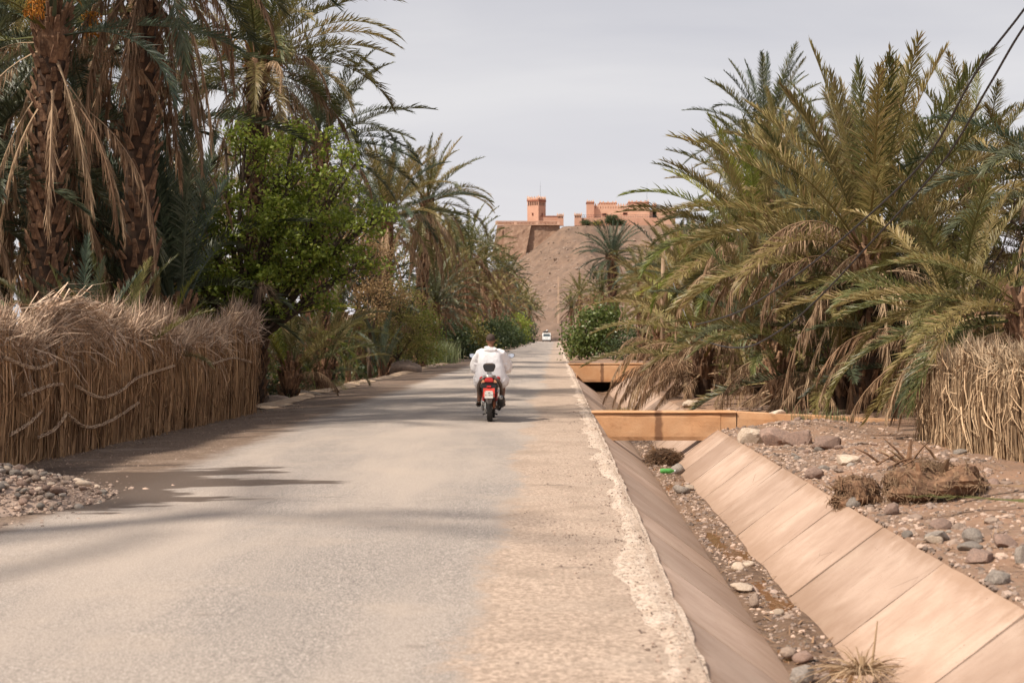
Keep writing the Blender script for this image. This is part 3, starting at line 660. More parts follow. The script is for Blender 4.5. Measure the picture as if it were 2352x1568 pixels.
def blades(V, F, r, base, n, h, spread, w_, bendf=.5, up=(0, 0, 1)):
    for k in range(n):
        a = r.uniform(0, 6.28); l = h * r.uniform(.55, 1.1); d = Vector((math.cos(a), math.sin(a), 0)); p = Vector(base) + Vector((r.gauss(0, spread), r.gauss(0, spread), 0))
        t = r.uniform(.05, .4); b = d.cross(Vector((0, 0, 1))) * w_; m = p + Vector((0, 0, l * .6)) + d * l * t * .4; q = p + Vector((0, 0, l * (1 - bendf * t))) + d * l * t * 1.2; i = len(V)
        V += [p - b, p + b, m + b * .8, m - b * .8, q]; F += [(i, i + 1, i + 2, i + 3), (i + 3, i + 2, i + 4)]
def grass_clump(name, pts, n, h, spread, w_, mat, label, cat='grass', seed=0, kind=None):
    r = random.Random(seed); V = []; F = []
    for p in pts: blades(V, F, r, p, n, h, spread, w_)
    o = link(name, raw_mesh(name, V, F), M[mat]); return tag(o, label, cat, None, kind)

# ------------------------------------------------------------------ palms, left side
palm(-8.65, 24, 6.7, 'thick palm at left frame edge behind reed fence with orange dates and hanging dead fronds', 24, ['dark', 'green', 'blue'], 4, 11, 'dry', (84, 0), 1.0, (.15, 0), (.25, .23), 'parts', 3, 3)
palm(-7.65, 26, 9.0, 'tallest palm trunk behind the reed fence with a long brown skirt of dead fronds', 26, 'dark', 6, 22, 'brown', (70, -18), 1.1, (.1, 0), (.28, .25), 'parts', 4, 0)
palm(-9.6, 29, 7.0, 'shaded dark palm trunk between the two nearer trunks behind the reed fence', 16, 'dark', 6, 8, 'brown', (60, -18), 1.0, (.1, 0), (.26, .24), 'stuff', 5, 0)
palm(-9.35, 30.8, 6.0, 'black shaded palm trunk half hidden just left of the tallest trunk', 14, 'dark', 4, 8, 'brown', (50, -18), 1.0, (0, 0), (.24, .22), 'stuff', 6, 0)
palm(-7.75, 36.5, 8.5, 'sunlit palm with yellow date bunches above the green broadleaf tree', 62, ['green', 'olive', 'green'], 12, 10, 'brown', (84, -20), 1.02, (.1, 0), (.25, .23), 'stuff', 8, 4, soft=.75)
palm(-7.5, 28.2, 1.9, 'young dark palm with tall upright fronds behind the middle of the reed fence', 30, ['dark', 'blue', 'blue'], 2, 0, 'brown', (88, 45), 1.15, (0, 0), (.26, .25), 'stuff', 9, 0, soft=.15, azr=(R(75), R(285)))
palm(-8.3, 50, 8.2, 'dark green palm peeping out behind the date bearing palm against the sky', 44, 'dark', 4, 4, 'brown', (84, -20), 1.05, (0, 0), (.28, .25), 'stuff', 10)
palm(-7.9, 66, 6.9, 'pale upright palm left of the palm with the long dry skirt', 44, ['olive', 'green', 'blue'], 6, 4, 'dry', (84, 0), 1.1, (0, 0), (.28, .26), 'stuff', 11)
palm(-7.5, 78, 8.8, 'tall roadside palm with a hanging tan skirt behind the olive shrubs', 48, ['green', 'olive'], 7, 24, 'dry', (78, -20), 1.08, (.4, 0), (.30, .28), 'stuff', 12)
palm(-8.6, 9.2, 8.2, 'palm standing outside the left frame edge whose shadow crosses the near road', 8, 'green', 0, 0, 'brown', (35, -18), 1.15, (0, 0), (.2, .18), None, 91, zb=-.1)
GB = 'palm grove in the shade behind the reed fence'
for k, (x, y, h, m, sc) in enumerate([(-11.6, 33, 5.2, 'dark', 1.1), (-12.6, 27.5, 4.2, 'dark', 1.1), (-14.5, 37, 8.2, 'olive', 1.1), (-10.6, 42, 2.3, 'olive', 1.0), (-17, 46, 9, 'green', 1.1), (-12.6, 50, 5.0, 'olive', 1.1), (-9.5, 44.5, 1.5, 'fresh', .9), (-11.0, 35.5, 2.2, 'olive', 1.05), (-16, 40, 4.5, 'green', 1.1), (-10.8, 26.5, 5.0, 'dark', 1.15), (-11.5, 24, 4.4, 'dark', 1.1), (-14.5, 33, 7.0, 'dark', 1.15), (-10.6, 39.5, 2.6, 'olive', 1.0), (-9.2, 32.6, 2.4, 'dark', 1.05), (-12.5, 43, 3.0, 'olive', 1.1)]):
    palm(x, y, h, 'background palm in the shaded grove seen between the trunks behind the reed fence', 30, m, 7, 4, 'dry', (84, -20), sc, (0, 0), (.3, .26), 'stuff', 40 + k, group=GB)
for k, (x, y, s, lab) in enumerate([(-7.25, 21.6, .50, 'small green palm sprout above the reed fence, left one of the three'), (-7.25, 23.4, .52, 'small green palm sprout above the reed fence in front of the tallest trunk'), (-7.25, 25.6, .46, 'small yellowish palm sprout above the reed fence right of the tallest trunk')]):
    palm(x, y, .95, lab, 9, ['green', 'blue'] if k < 2 else ['olive', 'fresh'], 0, 0, 'dry', (86, 40), s, (0, 0), (.12, .1), None, 60 + k, name='young_palm')
palm(-7.35, 39.2, .55, 'bushy young palm with yellow fronds and a brown fibrous base beside the fence end', 20, ['olive', 'fresh', 'olive', 'green'], 3, 0, 'dry', (84, 15), .80, (0, 0), (.24, .22), 'stuff', 70, name='young_palm')
palm(-7.15, 43.5, .3, 'low palm with a broken pale frond leaning out right of the bushy young palm', 13, ['olive', 'green'], 5, 0, 'brown', (80, 0), .62, (0, 0), (.2, .18), 'stuff', 71, name='young_palm')
palm(-7.0, 57, .15, 'slim young blue-green palm standing alone on the left road edge', 10, 'blue', 0, 0, 'brown', (86, 58), .58, (0, 0), (.1, .1), None, 72, name='young_palm')
palm(-7.1, 48.5, -.05, 'tiny palm seedling sprouting from the left ditch', 6, 'green', 0, 0, 'dry', (84, 50), .30, (0, 0), (.05, .05), None, 73, name='young_palm')
palm(-8.6, 54, 1.2, 'dark low palm under the olive shrubs with a bent dead frond', 18, ['dark', 'green'], 8, 0, 'brown', (84, -5), .8, (0, 0), (.25, .22), 'stuff', 74, name='young_palm')
FL = 'palms along the far left of the road'
fl = [(-7.6, 98, 5.2, 1.0, 'olive'), (-6.9, 112, 8.2, 1.1, 'green'), (-9, 104, 7.6, 1.0, 'olive'), (-7.6, 126, 6.4, 1.1, 'olive'), (-7.2, 142, 8.9, 1.15, 'green'), (-9.5, 132, 9.2, 1.0, 'green'), (-6.9, 160, 5.6, 1.1, 'olive'), (-7.0, 176, 9.0, 1.15, 'green'), (-6.9, 205, 9.6, 1.2, 'dark'), (-6.6, 190, 4.8, 1.0, 'dark'), (-6.4, 238, 7.6, 1.2, 'green'), (-6.2, 270, 7.4, 1.2, 'green'), (-6.6, 220, 4.2, 1.1, 'olive'), (-5.8, 310, 6.6, 1.2, 'dark'), (-5.0, 350, 6.0, 1.2, 'green'), (-7.5, 88, 3.6, .9, 'dark')]
ORD = ['first', 'second', 'third', 'fourth', 'fifth', 'sixth', 'seventh', 'eighth', 'ninth', 'tenth', 'eleventh', 'twelfth', 'thirteenth', 'fourteenth', 'fifteenth', 'sixteenth', 'seventeenth', 'eighteenth']
for k, (x, y, h, s, m) in enumerate(sorted(fl, key=lambda q: q[1])): far_palm(x, y, h, 'roadside palm in the far left row, %s from the near end' % ORD[k], m, s, 200 + k, FL)
for k, (x, y, h, m) in enumerate([(-10.5, 60, 5.5, 'dark'), (-11, 72, 7.0, 'olive'), (-10, 84, 5.0, 'green'), (-13, 66, 8.5, 'green'), (-12, 94, 8.6, 'olive'), (-10.5, 118, 9.5, 'green'), (-11, 150, 10, 'green'), (-14, 80, 7.5, 'olive'), (-9.6, 70, 3.0, 'dark'), (-9.4, 90, 2.4, 'dark'), (-9.2, 110, 3.4, 'dark'), (-9, 135, 4.5, 'olive'), (-8.6, 170, 5, 'dark'), (-16, 58, 6, 'olive'), (-20, 70, 7, 'green')]):
    far_palm(x, y, h, 'background palm in the second row behind the left roadside shrubs', m, 1.05, 260 + k, 'second row of palms behind the left roadside shrubs')
# ------------------------------------------------------------------ palms, right side
palm(6.15, 28, 3.1, 'biggest palm on the right with tall olive fan crown against the sky', 48, ['olive', 'olive', 'olive', 'green'], 14, 12, 'dry', (88, 4), 1.12, (0, 0), (.30, .28), 'stuff', 21, soft=.15, extra=[(200, 'd', 0, 1.1, 'dry'), (215, 'd', 0, 1.15, 'dry'), (235, 'd', 1, .9, 'dry'), (160, 'd', 0, .9, 'dry')])
palm(8.2, 56, 9.3, 'tall blue-green palm crown rising behind the biggest right palm', 36, ['blue', 'green'], 4, 4, 'brown', (86, -12), .95, (0, 0), (.3, .27), 'stuff', 22)
palm(5.25, 36, 3.7, 'leaning palm with pale fronds left of the biggest right palm', 36, ['olive', 'green', 'fresh', 'olive'], 14, 12, 'dry', (82, -18), .92, (-.2, 0), (.28, .26), 'stuff', 23, azr=(R(120), R(260)), soft=.6)
palm(6.35, 43, 5.2, 'taller bushy palm behind the leaning pale palm on the right', 42, ['olive', 'olive', 'green'], 10, 10, 'dry', (86, -10), .9, (-.1, 0), (.28, .26), 'stuff', 24, soft=.2)
palm(7.6, 48, 6.6, 'palm just below the blue-green crown in the right grove', 36, ['green', 'olive'], 6, 4, 'dry', (86, -10), .85, (0, 0), (.3, .28), 'stuff', 33)
palm(5.4, 52, 3.2, 'low spreading palm behind the wooden post on the right', 34, ['olive', 'olive', 'green'], 16, 10, 'dry', (80, -20), .86, (-.1, 0), (.3, .28), 'stuff', 25, soft=.6)
palm(5.7, 62, 3.4, 'yellow-green palm left of the wooden post on the right', 34, ['olive', 'fresh', 'olive'], 12, 8, 'dry', (80, -20), .84, (0, 0), (.3, .28), 'stuff', 26)
palm(6.0, 76, 3.2, 'palm with a drooping brown skirt right of the round bush', 30, ['olive', 'green'], 9, 10, 'brown', (80, -20), .75, (0, 0), (.3, .28), 'stuff', 27)
palm(4.05, 101, 7.0, 'lone palm standing clear against the hill right of the road', 56, 'blue', 2, 1, 'brown', (84, -25), .76, (-.1, 0), (.36, .34), 'stuff', 28)
far_palm(3.9, 236, 8.2, 'far palm right of the road end beside the concrete pole', 'green', 1.15, 230)
far_palm(5.0, 158, 6.4, 'far right palm between the lone palm and the pole', 'green', 1.0, 231)
far_palm(8.2, 120, 5.4, 'far right palm just behind the lone palm', 'green', 1.0, 232)
far_palm(3.2, 305, 7.2, 'last far palm right of the road at the hill foot', 'green', 1.2, 235)
far_palm(5.6, 200, 5.2, 'far low palm behind the round bush', 'olive', 1.1, 233)
far_palm(8.6, 88, 5.0, 'olive far palm right of the lone palm', 'olive', 1.05, 234)
palm(6.55, 23.2, 1.7, 'low palm behind the right reed fence sending one green frond down over the gravel', 20, ['olive', 'green', 'olive'], 9, 0, 'dry', (75, -5), .85, (0, 0), (.3, .28), 'stuff', 29, extra=[(238, 'g', 6, .72, 'olive'), (180, 'g', 5, .8, 'olive'), (205, 'g', 4, .8, 'green')])
palm(9.3, 25.5, 4.1, 'dark green palm cut by the right frame edge', 30, ['green', 'blue', 'dark'], 8, 6, 'dry', (48, -18), .85, (0, 0), (.3, .28), 'stuff', 30)
palm(6.7, 20.2, 1.75, 'palm at the right frame edge drooping over the reed fence', 18, ['olive', 'olive', 'green'], 8, 0, 'dry', (30, -18), .72, (0, 0), (.28, .26), 'stuff', 31, azr=(R(110), R(250)), extra=[(180, 'g', 5, .75, 'olive'), (165, 'g', 6, .7, 'olive'), (205, 'g', 6, .7, 'green'), (190, 'd', 1, .8, 'dry'), (222, 'g', 5, .7, 'olive')])
palm(8.4, 33, 3.6, 'dense palm behind the bare dead tree on the right', 34, ['green', 'olive'], 14, 12, 'dry', (84, -20), 1.0, (0, 0), (.3, .28), 'stuff', 32)
palm(10.6, 36, 5.2, 'background palm at the far right behind the dead tree', 32, ['green', 'olive'], 6, 4, 'dry', (84, -20), 1.0, (0, 0), (.3, .28), 'stuff', 34)
palm(5.0, 82, 4.3, 'palm closing the gap between the far bridge and the lone palm', 40, ['olive', 'green'], 8, 6, 'dry', (80, -20), .74, (0, 0), (.28, .26), 'stuff', 37)
palm(5.5, 67, 4.3, 'taller palm behind the wooden post on the right', 40, ['olive', 'green', 'blue'], 8, 5, 'dry', (82, -20), .8, (0, 0), (.28, .26), 'stuff', 38)
palm(7.0, 38, 3.8, 'background palm filling the gap behind the biggest right palm', 34, ['green', 'olive', 'blue'], 14, 12, 'dry', (84, -20), 1.05, (0, 0), (.3, .28), 'stuff', 35)
palm(10.3, 30, 3.3, 'palm low at the right frame edge behind the dead tree', 36, ['green', 'olive', 'olive'], 14, 10, 'dry', (70, -20), .95, (0, 0), (.3, .28), 'stuff', 39)
palm(9.5, 46, 6.4, 'background palm far behind the biggest right palm', 32, ['green', 'olive'], 6, 4, 'dry', (84, -20), 1.05, (0, 0), (.3, .28), 'stuff', 36)
OFF = [(5.7, 28.6, .8, ['dark', 'green', 'olive'], 28, 20, .9, 'dark green palm offshoots at the foot of the biggest right palm'),
       (7.3, 27.4, 1.0, ['dark', 'green'], 24, 18, .8, 'shaded green palm offshoots between the biggest palm and the right fence'),
       (4.7, 29.8, .7, ['olive', 'green'], 10, 34, .90, 'heap of dry drooping palm fronds on the soil just behind the bridge wall'),
       (3.75, 36.5, .9, ['olive'], 8, 36, .95, 'brown dead fronds spilling down to the canal behind the bridge'),
       (4.2, 40.5, 1.5, ['olive', 'green'], 16, 26, .95, 'half dry palm clump beside the canal further behind the bridge'),
       (5.0, 32.5, 1.5, ['green', 'olive', 'dark'], 22, 10, .9, 'green palm clump behind the heap of dry fronds'),
       (4.7, 47.5, 1.5, ['olive', 'fresh'], 16, 14, .85, 'palm clump under the wooden post'),
       (6.6, 30.0, 1.0, ['green', 'dark'], 24, 8, .85, 'palm clump behind the right end of the low wall'),
       (4.9, 68, 1.4, ['olive', 'green'], 14, 14, .85, 'low palm clump just before the far canal bridge')]
for k, (x, y, h, m, n, d, s, lab) in enumerate(OFF):
    palm(x, y, h, lab, n, m, d, 0, 'dry' if k != 3 else 'brown', (84, -5), s, (0, 0), (.22, .2), 'stuff' if h > 1 else None, 80 + k, name='palm_clump')

# ------------------------------------------------------------------ other plants
leafy('broadleaf_tree', (-7.4, 33.6, -.2), [((-6.6, 33.4, 4.3), (1.5, 1.3, 1.5)), ((-7.5, 33.6, 2.9), (1.3, 1.2, 1.0)), ((-6.2, 33.2, 3.0), (1.3, 1.2, .9)), ((-5.6, 33.2, 3.9), (1.0, 1.0, 1.3)), ((-6.5, 33.4, 5.6), (1.1, .9, .8)), ((-5.2, 33.0, 5.2), (.8, .7, 1.0)), ((-4.9, 33.0, 4.0), (.6, .6, .9)), ((-7.6, 33.2, 4.6), (.9, .8, .9))] + [((-6.4 + 2.1 * math.cos(k * 1.9) * (1 + .15 * (k % 3)), 33.3 - .4 * (k % 2), 4.3 + 2.0 * math.sin(k * 1.9)), (.42 + .1 * (k % 3), .4, .32 + .08 * (k % 2))) for k in range(15)] + [((-8.3, 33.5, 2.6), (.7, .6, .6)), ((-8.1, 33.6, 3.7), (.9, .9, .9))],
      20000, .092, 'leaf', 'bright green broadleaf tree behind the right end of the reed fence', 'tree', 1, twigs=230, clump=.17, trunk_r=.13, aspect=.8)
leafy('dry_tree', (-7.6, 58, -.2), [((-7.5, 58, 4.6), (1.0, 1.0, 1.2)), ((-7.2, 58, 3.3), (1.3, 1.0, 1.1)), ((-8.1, 58, 5.4), (.8, .8, .8))], 5200, .085, 'leaf_tan', 'shrubby tree with dry tan leaves right of the broadleaf tree', 'tree', 2, twigs=120, clump=.22)
leafy('shrub', (-7.0, 63, -.2), [((-7.0, 63, 2.9), (1.6, 1.2, 1.2)), ((-6.6, 63, 1.5), (1.5, 1.2, 1.2)), ((-7.9, 62, 1.5), (1.2, 1.1, 1.3))], 9500, .085, 'leaf_olive', 'big olive yellow shrub on the left road edge', 'shrub', 3, twigs=170, clump=.24)
leafy('shrub', (-6.9, 70, -.2), [((-6.7, 70, 1.9), (1.1, 1.0, 1.1)), ((-6.5, 70, 1.0), (1.2, 1.0, .9))], 5000, .09, 'leaf', 'fresh yellow-green shrub right of the olive shrub', 'shrub', 4, twigs=90, clump=.24)
leafy('round_bush', (2.6, 90, -.2), [((1.9, 89.5, 1.6), (1.5, 1.4, 1.5)), ((3.2, 90, 2.2), (1.6, 1.4, 1.4)), ((2.2, 89, .6), (1.6, 1.2, .8))], 5200, .19, 'leaf_fig', 'round leafy fig bush beside the road behind the far canal bridge', 'bush', 5, twigs=120, clump=.34, aspect=.85)
leafy('bush', (4.6, 84.5, -.2), [((4.3, 84.5, .8), (1.5, 1.0, .9)), ((5.4, 85, 1.2), (1.3, 1.0, 1.0))], 4200, .14, 'leaf_dark', 'low dark bush above the far canal bridge', 'bush', 6, twigs=80, clump=.3)
for k, (x, y, z, rx, rz, m, lab) in enumerate([(-6.9, 95, 1.2, 1.3, 1.5, 'leaf_dark', 'dark roadside bush behind the rider\'s head'), (-6.7, 110, 1.6, 1.4, 1.9, 'leaf_olive', 'yellowish roadside bush below the far palms'), (-6.5, 130, 1.6, 1.5, 1.9, 'leaf_dark', 'dark roadside bush midway along the far left row'), (-6.4, 155, 2, 1.7, 2.3, 'leaf_dark', 'large dark roadside bush toward the far end of the left row'), (-6.2, 185, 2, 1.8, 2.5, 'leaf_dark', 'dark bush near the road bend left of the van'), (-6.0, 215, 3.0, 2.0, 3.4, 'leaf', 'tall bright green tree-like bush left of the van'), (-5.7, 255, 2.6, 2.2, 3.0, 'leaf_dark', 'dark bush just left of the van')]):
    leafy('roadside_bush', (x, y, -.2), [((x, y, z), (rx, rx * 1.2, rz * .8)), ((x + .4, y + 1, z * .5), (rx, rx, rz * .5))], 2600, .17 + y * .0006, m, lab, 'bush', 20 + k, twigs=70, clump=.4)
for k, (x, y, rx, rz, lab) in enumerate([(-8, 395, 5, 3.5, 'dusty shrub mass behind the van where the road bends'), (1.5, 385, 4.5, 3.0, 'dusty shrub at the road end right of the van'), (8, 380, 5, 3.5, 'dusty shrub at the hill foot behind the far right palms')]):
    leafy('hill_foot_shrub', (x, y, -.5), [((x, y, 1.5), (rx, 2, rz)), ((x + 3, y + 1, 1.2), (rx * .7, 2, rz * .8))], 2600, .5, 'leaf_olive' if k else 'leaf_dark', lab, 'shrub', 40 + k, twigs=90, clump=.7)
grass_clump('reed_grass', [(-6.75 + .5 * math.sin(k * 2.1), 80 + k * .5, -.1) for k in range(11)], 70, 1.6, .28, .02, 'grass', 'pale green reed grass on the left road edge beyond the shrubs', 'reeds', 1)
grass_clump('dry_grass', [(-6.75 - .3 * (k % 3), 41 + k * 1.1, -.15) for k in range(10)], 40, .28, .22, .006, 'drygrass', 'straw coloured dry grass tufts on the left ditch edge', 'grass', 2, 'stuff')
grass_clump('roadside_weeds', [(-7.2 - .25 * (k % 4), 38 + k * .9, -.3) for k in range(16)], 30, .4, .3, .008, 'grass', 'weeds and dry stalks in the left ditch', 'weeds', 3, 'stuff')
grass_clump('dry_grass', [(1.75, 38.5, -.6), (1.85, 38.8, -.6)], 120, .3, .16, .008, 'drygrass', 'small yellow grass tuft in the canal behind the bridge', 'grass', 4)
grass_clump('weeds', [(4.6, 24.5, .05), (4.2, 24.45, .05), (4.9, 24.5, .02)], 40, .4, .1, .006, 'grass', 'few green weeds on the low wall end', 'weeds', 5)

def undergrowth(name, label, fn, n, ls, mat, seed):
    r = random.Random(seed); V = []; F = []
    for k in range(n):
        p, s_ = fn(r); a = Vector((r.gauss(0, 1), r.gauss(0, 1), r.gauss(.2, .8))).normalized(); b = a.cross(Vector((r.gauss(0, 1), r.gauss(0, 1), r.gauss(0, 1)))).normalized(); l = ls * s_ * r.uniform(.6, 1.4); i = len(V)
        V += [p, p + a * l * .5 + b * l * .25, p + a * l, p + a * l * .5 - b * l * .25]; F.append((i, i + 1, i + 2, i + 3))
    tag(link(name, raw_mesh(name, V, F), M[mat]), label, 'undergrowth', None, 'stuff')
def ug_l(r):
    y = 31 + 95 * r.random() ** 1.3; e_ = r.uniform(1.6, 9); x = float(xr(np.array(y))) - e_; h = max(0.1, .3 + 1.6 * smoothstep(1.5, 4.5, e_)) * (.55 + 1.3 * (float(vnoise(x * .8, y * .6)) + .5)); return Vector((x, y, -.3 + h * r.random())), .6 + y / 70
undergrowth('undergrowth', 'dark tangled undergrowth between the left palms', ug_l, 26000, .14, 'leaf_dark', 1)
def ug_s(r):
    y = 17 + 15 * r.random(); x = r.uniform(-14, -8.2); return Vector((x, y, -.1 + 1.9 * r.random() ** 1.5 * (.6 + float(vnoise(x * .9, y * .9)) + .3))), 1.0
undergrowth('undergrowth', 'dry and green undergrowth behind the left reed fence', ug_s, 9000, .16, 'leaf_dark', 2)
def ug_r(r):
    y = 31.5 + 60 * r.random(); x = 5.2 + (y - 31) * .02 + abs(r.gauss(0, 3.0)); return Vector((x, y, 1.5 * r.random() ** 1.3 * (.6 + float(vnoise(x * .9, y * .7)) + .3))), .6 + y / 70
undergrowth('undergrowth', 'dry tangled undergrowth below the right palms', ug_r, 9000, .16, 'leaf_olive', 3)
# bare dead tree on the right
r = random.Random(5); e = empty('dead_tree', (7.9, 26.5, .1), 'bare dead tree with dark twigs at the right behind the fence', 'tree')
def branch(p, d, l, rad, dep, mb):
    pts = [p]; 
    for k in range(4): d = (d + Vector((r.uniform(-.28, .28), r.uniform(-.28, .28), r.uniform(-.08, .2)))).normalized(); pts.append(pts[-1] + d * l / 4)
    mb.tube(pts, [rad, rad * .85, rad * .7, rad * .55, rad * .4], 5)
    if dep:
        for k in range(4 if dep > 1 else 5): q = pts[r.randint(1, 4)]; dd = (d + Vector((r.uniform(-.9, .9), r.uniform(-.9, .9), r.uniform(-.1, .7)))).normalized(); branch(q, dd, l * r.uniform(.45, .75), rad * .45, dep - 1, mb)
mb = MB()
for k in range(3): branch(Vector((7.9 + .25 * k, 26.5, 0)), Vector((-.15 + .15 * k, 0, 1)), 2.6 + .3 * k, .045, 3, mb)
mb.build('trunk', M['twig'], e)
# ------------------------------------------------------------------ reed fences
def reed_fence(label, path, hfun, reedm, thatchm, panels, dens, seed, bulge=.10, lean=.05, thatch_len=.5, thatch_n=420, over=.35):
    r = random.Random(seed); P = [Vector(p) for p in path]; D = [0]
    for a, b in zip(P, P[1:]): D.append(D[-1] + (b - a).length)
    def ev(s):
        for i in range(len(P) - 1):
            if s <= D[i + 1] + 1e-6:
                t = (P[i + 1] - P[i]).normalized(); return P[i] + t * (s - D[i]), t
        return P[-1], (P[-1] - P[-2]).normalized()
    e = empty('reed_fence', P[0], label, 'fence'); tot = D[-1]; pl = tot / panels
    for k in range(panels):
        mb = MB(); tb = MB(); TV = []; TF = []
        lean_p = r.uniform(-.05, .05)
        for i in range(int(pl * dens)):
            s = (k + r.random()) * pl; p, t = ev(min(s, tot - .01)); nrm = Vector((t.y, -t.x, 0)); h = hfun(s) * r.uniform(.78, 1.04)
            if r.random() < .12: h *= r.uniform(.25, .7)
            bi = int(s / .17); br_ = random.Random(bi * 7 + seed * 1000); h *= br_.uniform(.90, 1.07); off = r.uniform(-bulge, bulge) * .45 + bulge * br_.uniform(-.5, .9) + bulge * .3 * math.sin(s * 2.3); ln = r.gauss(br_.uniform(-.07, .07), lean * .7); lo = r.gauss(0, .03)
            b = p + nrm * (off + .03 * r.random()); w_ = r.uniform(.004, .010) * (1.4 if r.random() < .2 else 1)
            q1 = b + t * ln * h * .5 + nrm * (lo + .03) + Vector((0, 0, h * .5)); q2 = b + t * (ln * h + r.uniform(-.03, .03)) + nrm * (lo * 1.6 - .02) + Vector((0, 0, h))
            mb.tube([b - Vector((0, 0, .05)), q1, q2], [w_, w_, w_ * .6], 3, False)
        # loose bent straws on the face
        for i in range(int(pl * dens * .22)):
            s = (k + r.random()) * pl; p, t = ev(min(s, tot - .01)); nrm = Vector((t.y, -t.x, 0)); h = hfun(s); z = h * r.random() ** .7 * .95; l = r.uniform(.2, .6); a = r.gauss(-math.pi / 2, .6) if r.random() < .7 else r.uniform(0, 6.28)
            c = p + nrm * (bulge * 1.3 + r.uniform(0, .06)) + Vector((0, 0, z)); d = t * math.cos(a) + Vector((0, 0, 1)) * math.sin(a); w_ = r.uniform(.004, .009)
            mb.tube([c, c + d * l * .5 + nrm * r.uniform(0, .06), c + d * l + nrm * r.uniform(-.02, .05)], [w_, w_, w_ * .4], 3, False)
        link('reed_panel', raw_mesh('reed_panel', mb.v, mb.f), reedm, e, True, 'stuff')
        for i in range(int(pl * thatch_n)):
            s = (k + r.random()) * pl; p, t = ev(min(s, tot - .01)); nrm = Vector((t.y, -t.x, 0)); h = hfun(s); l = thatch_len * r.uniform(.5, 1.3); w_ = r.uniform(.004, .011)
            c = p + nrm * r.uniform(-bulge, bulge * 1.2) + Vector((0, 0, h * random.Random(int(s / .17) * 7 + seed * 1000).uniform(.90, 1.07) * r.uniform(.84, 1.0)))
            up = r.gauss(1.7, .5) if r.random() < .78 else r.gauss(-.1, .7); side = r.gauss(.15, .7); out = r.gauss(over * .6, .5)
            d = (t * side + nrm * out + Vector((0, 0, up))).normalized(); g_ = Vector((0, 0, -l * r.uniform(.0, .35))); b2 = d.cross(Vector((r.gauss(0, 1), r.gauss(0, 1), r.gauss(0, 1)))).normalized() * w_
            i0 = len(TV); m1 = c + d * l * .5 + g_ * .22; q = c + d * l + g_
            TV += [c - b2, c + b2, m1 + b2 * .8, m1 - b2 * .8, q]; TF += [(i0, i0 + 1, i0 + 2, i0 + 3), (i0 + 3, i0 + 2, i0 + 4)]
        link('thatch_fringe', raw_mesh('thatch_fringe', TV, TF), thatchm, e, True, 'stuff')
    # dark core so that the fence is not see-through: old rotten stems in the middle
    mb = MB()
    for i in range(int(tot * 24)):
        s = (i + r.random()) / 24; p, t = ev(min(s, tot - .01)); nrm = Vector((t.y, -t.x, 0)); h = hfun(s) * r.uniform(.80, .95); c = p - nrm * (bulge * .4)
        mb.tube([c - Vector((0, 0, .05)), c + nrm * r.uniform(-.03, .05) + Vector((0, 0, h))], .028, 4, False)
    link('inner_stems', raw_mesh('inner_stems', mb.v, mb.f), reedm, e, True, 'stuff')
    return e, ev
lf = lambda s: 1.78 + .12 * math.sin(s * .9) + .08 * math.sin(s * 2.7) + .10 * math.exp(-((s - 5.6) / .8) ** 2) + .12 * max(0, (s - 12) / 4)
fenceL, evL = reed_fence('long brown reed fence with ragged thatch top along the left road side', [(-7.0, 14.0, -.05), (-6.95, 17.8, -.05), (-6.78, 22, -.05), (-6.62, 26, -.05), (-6.45, 30.4, -.05)], lf, M['reed'], M['thatch'], 9, 250, 1, thatch_n=520)
def tie(points, seed, strands=3):
    r = random.Random(seed); mb = MB()
    for k in range(strands):
        ph = 2 * math.pi * k / strands; pts = []
        n = 22
        for i in range(n):
            t = i / (n - 1) * (len(points) - 1); a = min(int(t), len(points) - 2); f = t - a; q0, q1, q2, q3 = points[max(a - 1, 0)], points[a], points[a + 1], points[min(a + 2, len(points) - 1)]; s, z = [.5 * (2 * q1[j] + (q2[j] - q0[j]) * f + (2 * q0[j] - 5 * q1[j] + 4 * q2[j] - q3[j]) * f * f + (3 * q1[j] - q0[j] - 3 * q2[j] + q3[j]) * f ** 3) for j in (0, 1)]
            p, tt = evL(s); nrm = Vector((tt.y, -tt.x, 0)); pts.append(p + nrm * (.185 + .016 * math.cos(ph + i * .8)) + Vector((0, 0, z + .016 * math.sin(ph + i * .8))))
        mb.tube(pts, [.009 + .004 * r.random() for _ in pts], 5)
    for k in range(0):
        t = k / 9 * (len(points) - 1); a = int(t); s = points[a][0] + (points[a + 1][0] - points[a][0]) * (t - a); f = t - a; z = points[a][1] + (points[a + 1][1] - points[a][1]) * f * f * (3 - 2 * f); p, tt = evL(s); nrm = Vector((tt.y, -tt.x, 0)); c = p + nrm * .195 + Vector((0, 0, z)); mb.tube([c + Vector((0, 0, -.04)), c + nrm * .02, c + Vector((0, 0, .04))], .006, 4)
    mb.build('twisted_tie', M['tie'], fenceL)
sy = lambda Y: Y - 14.0
tie([(sy(17.4), 1.42), (sy(18.4), 1.26), (sy(19.0), 1.33)], 1, 4)
tie([(sy(18.0), .92), (sy(18.9), 1.02), (sy(19.3), 1.02)], 2)
tie([(sy(17.6), .45), (sy(18.2), .56), (sy(18.6), .70)], 3)
tie([(sy(18.5), .36), (sy(19.0), .42), (sy(19.35), .56), (sy(19.45), .64)], 4)
tie([(sy(19.45), .62), (sy(20.2), .38), (sy(21.2), .42), (sy(22.4), .62)], 5)
tie([(sy(19.8), .98), (sy(20.7), .78), (sy(21.6), .84), (sy(22.4), 1.02), (sy(24.2), 1.16)], 6)
tie([(sy(26.4), 1.14), (sy(27.6), 1.22), (sy(28.2), 1.22), (sy(29.4), 1.12)], 7)
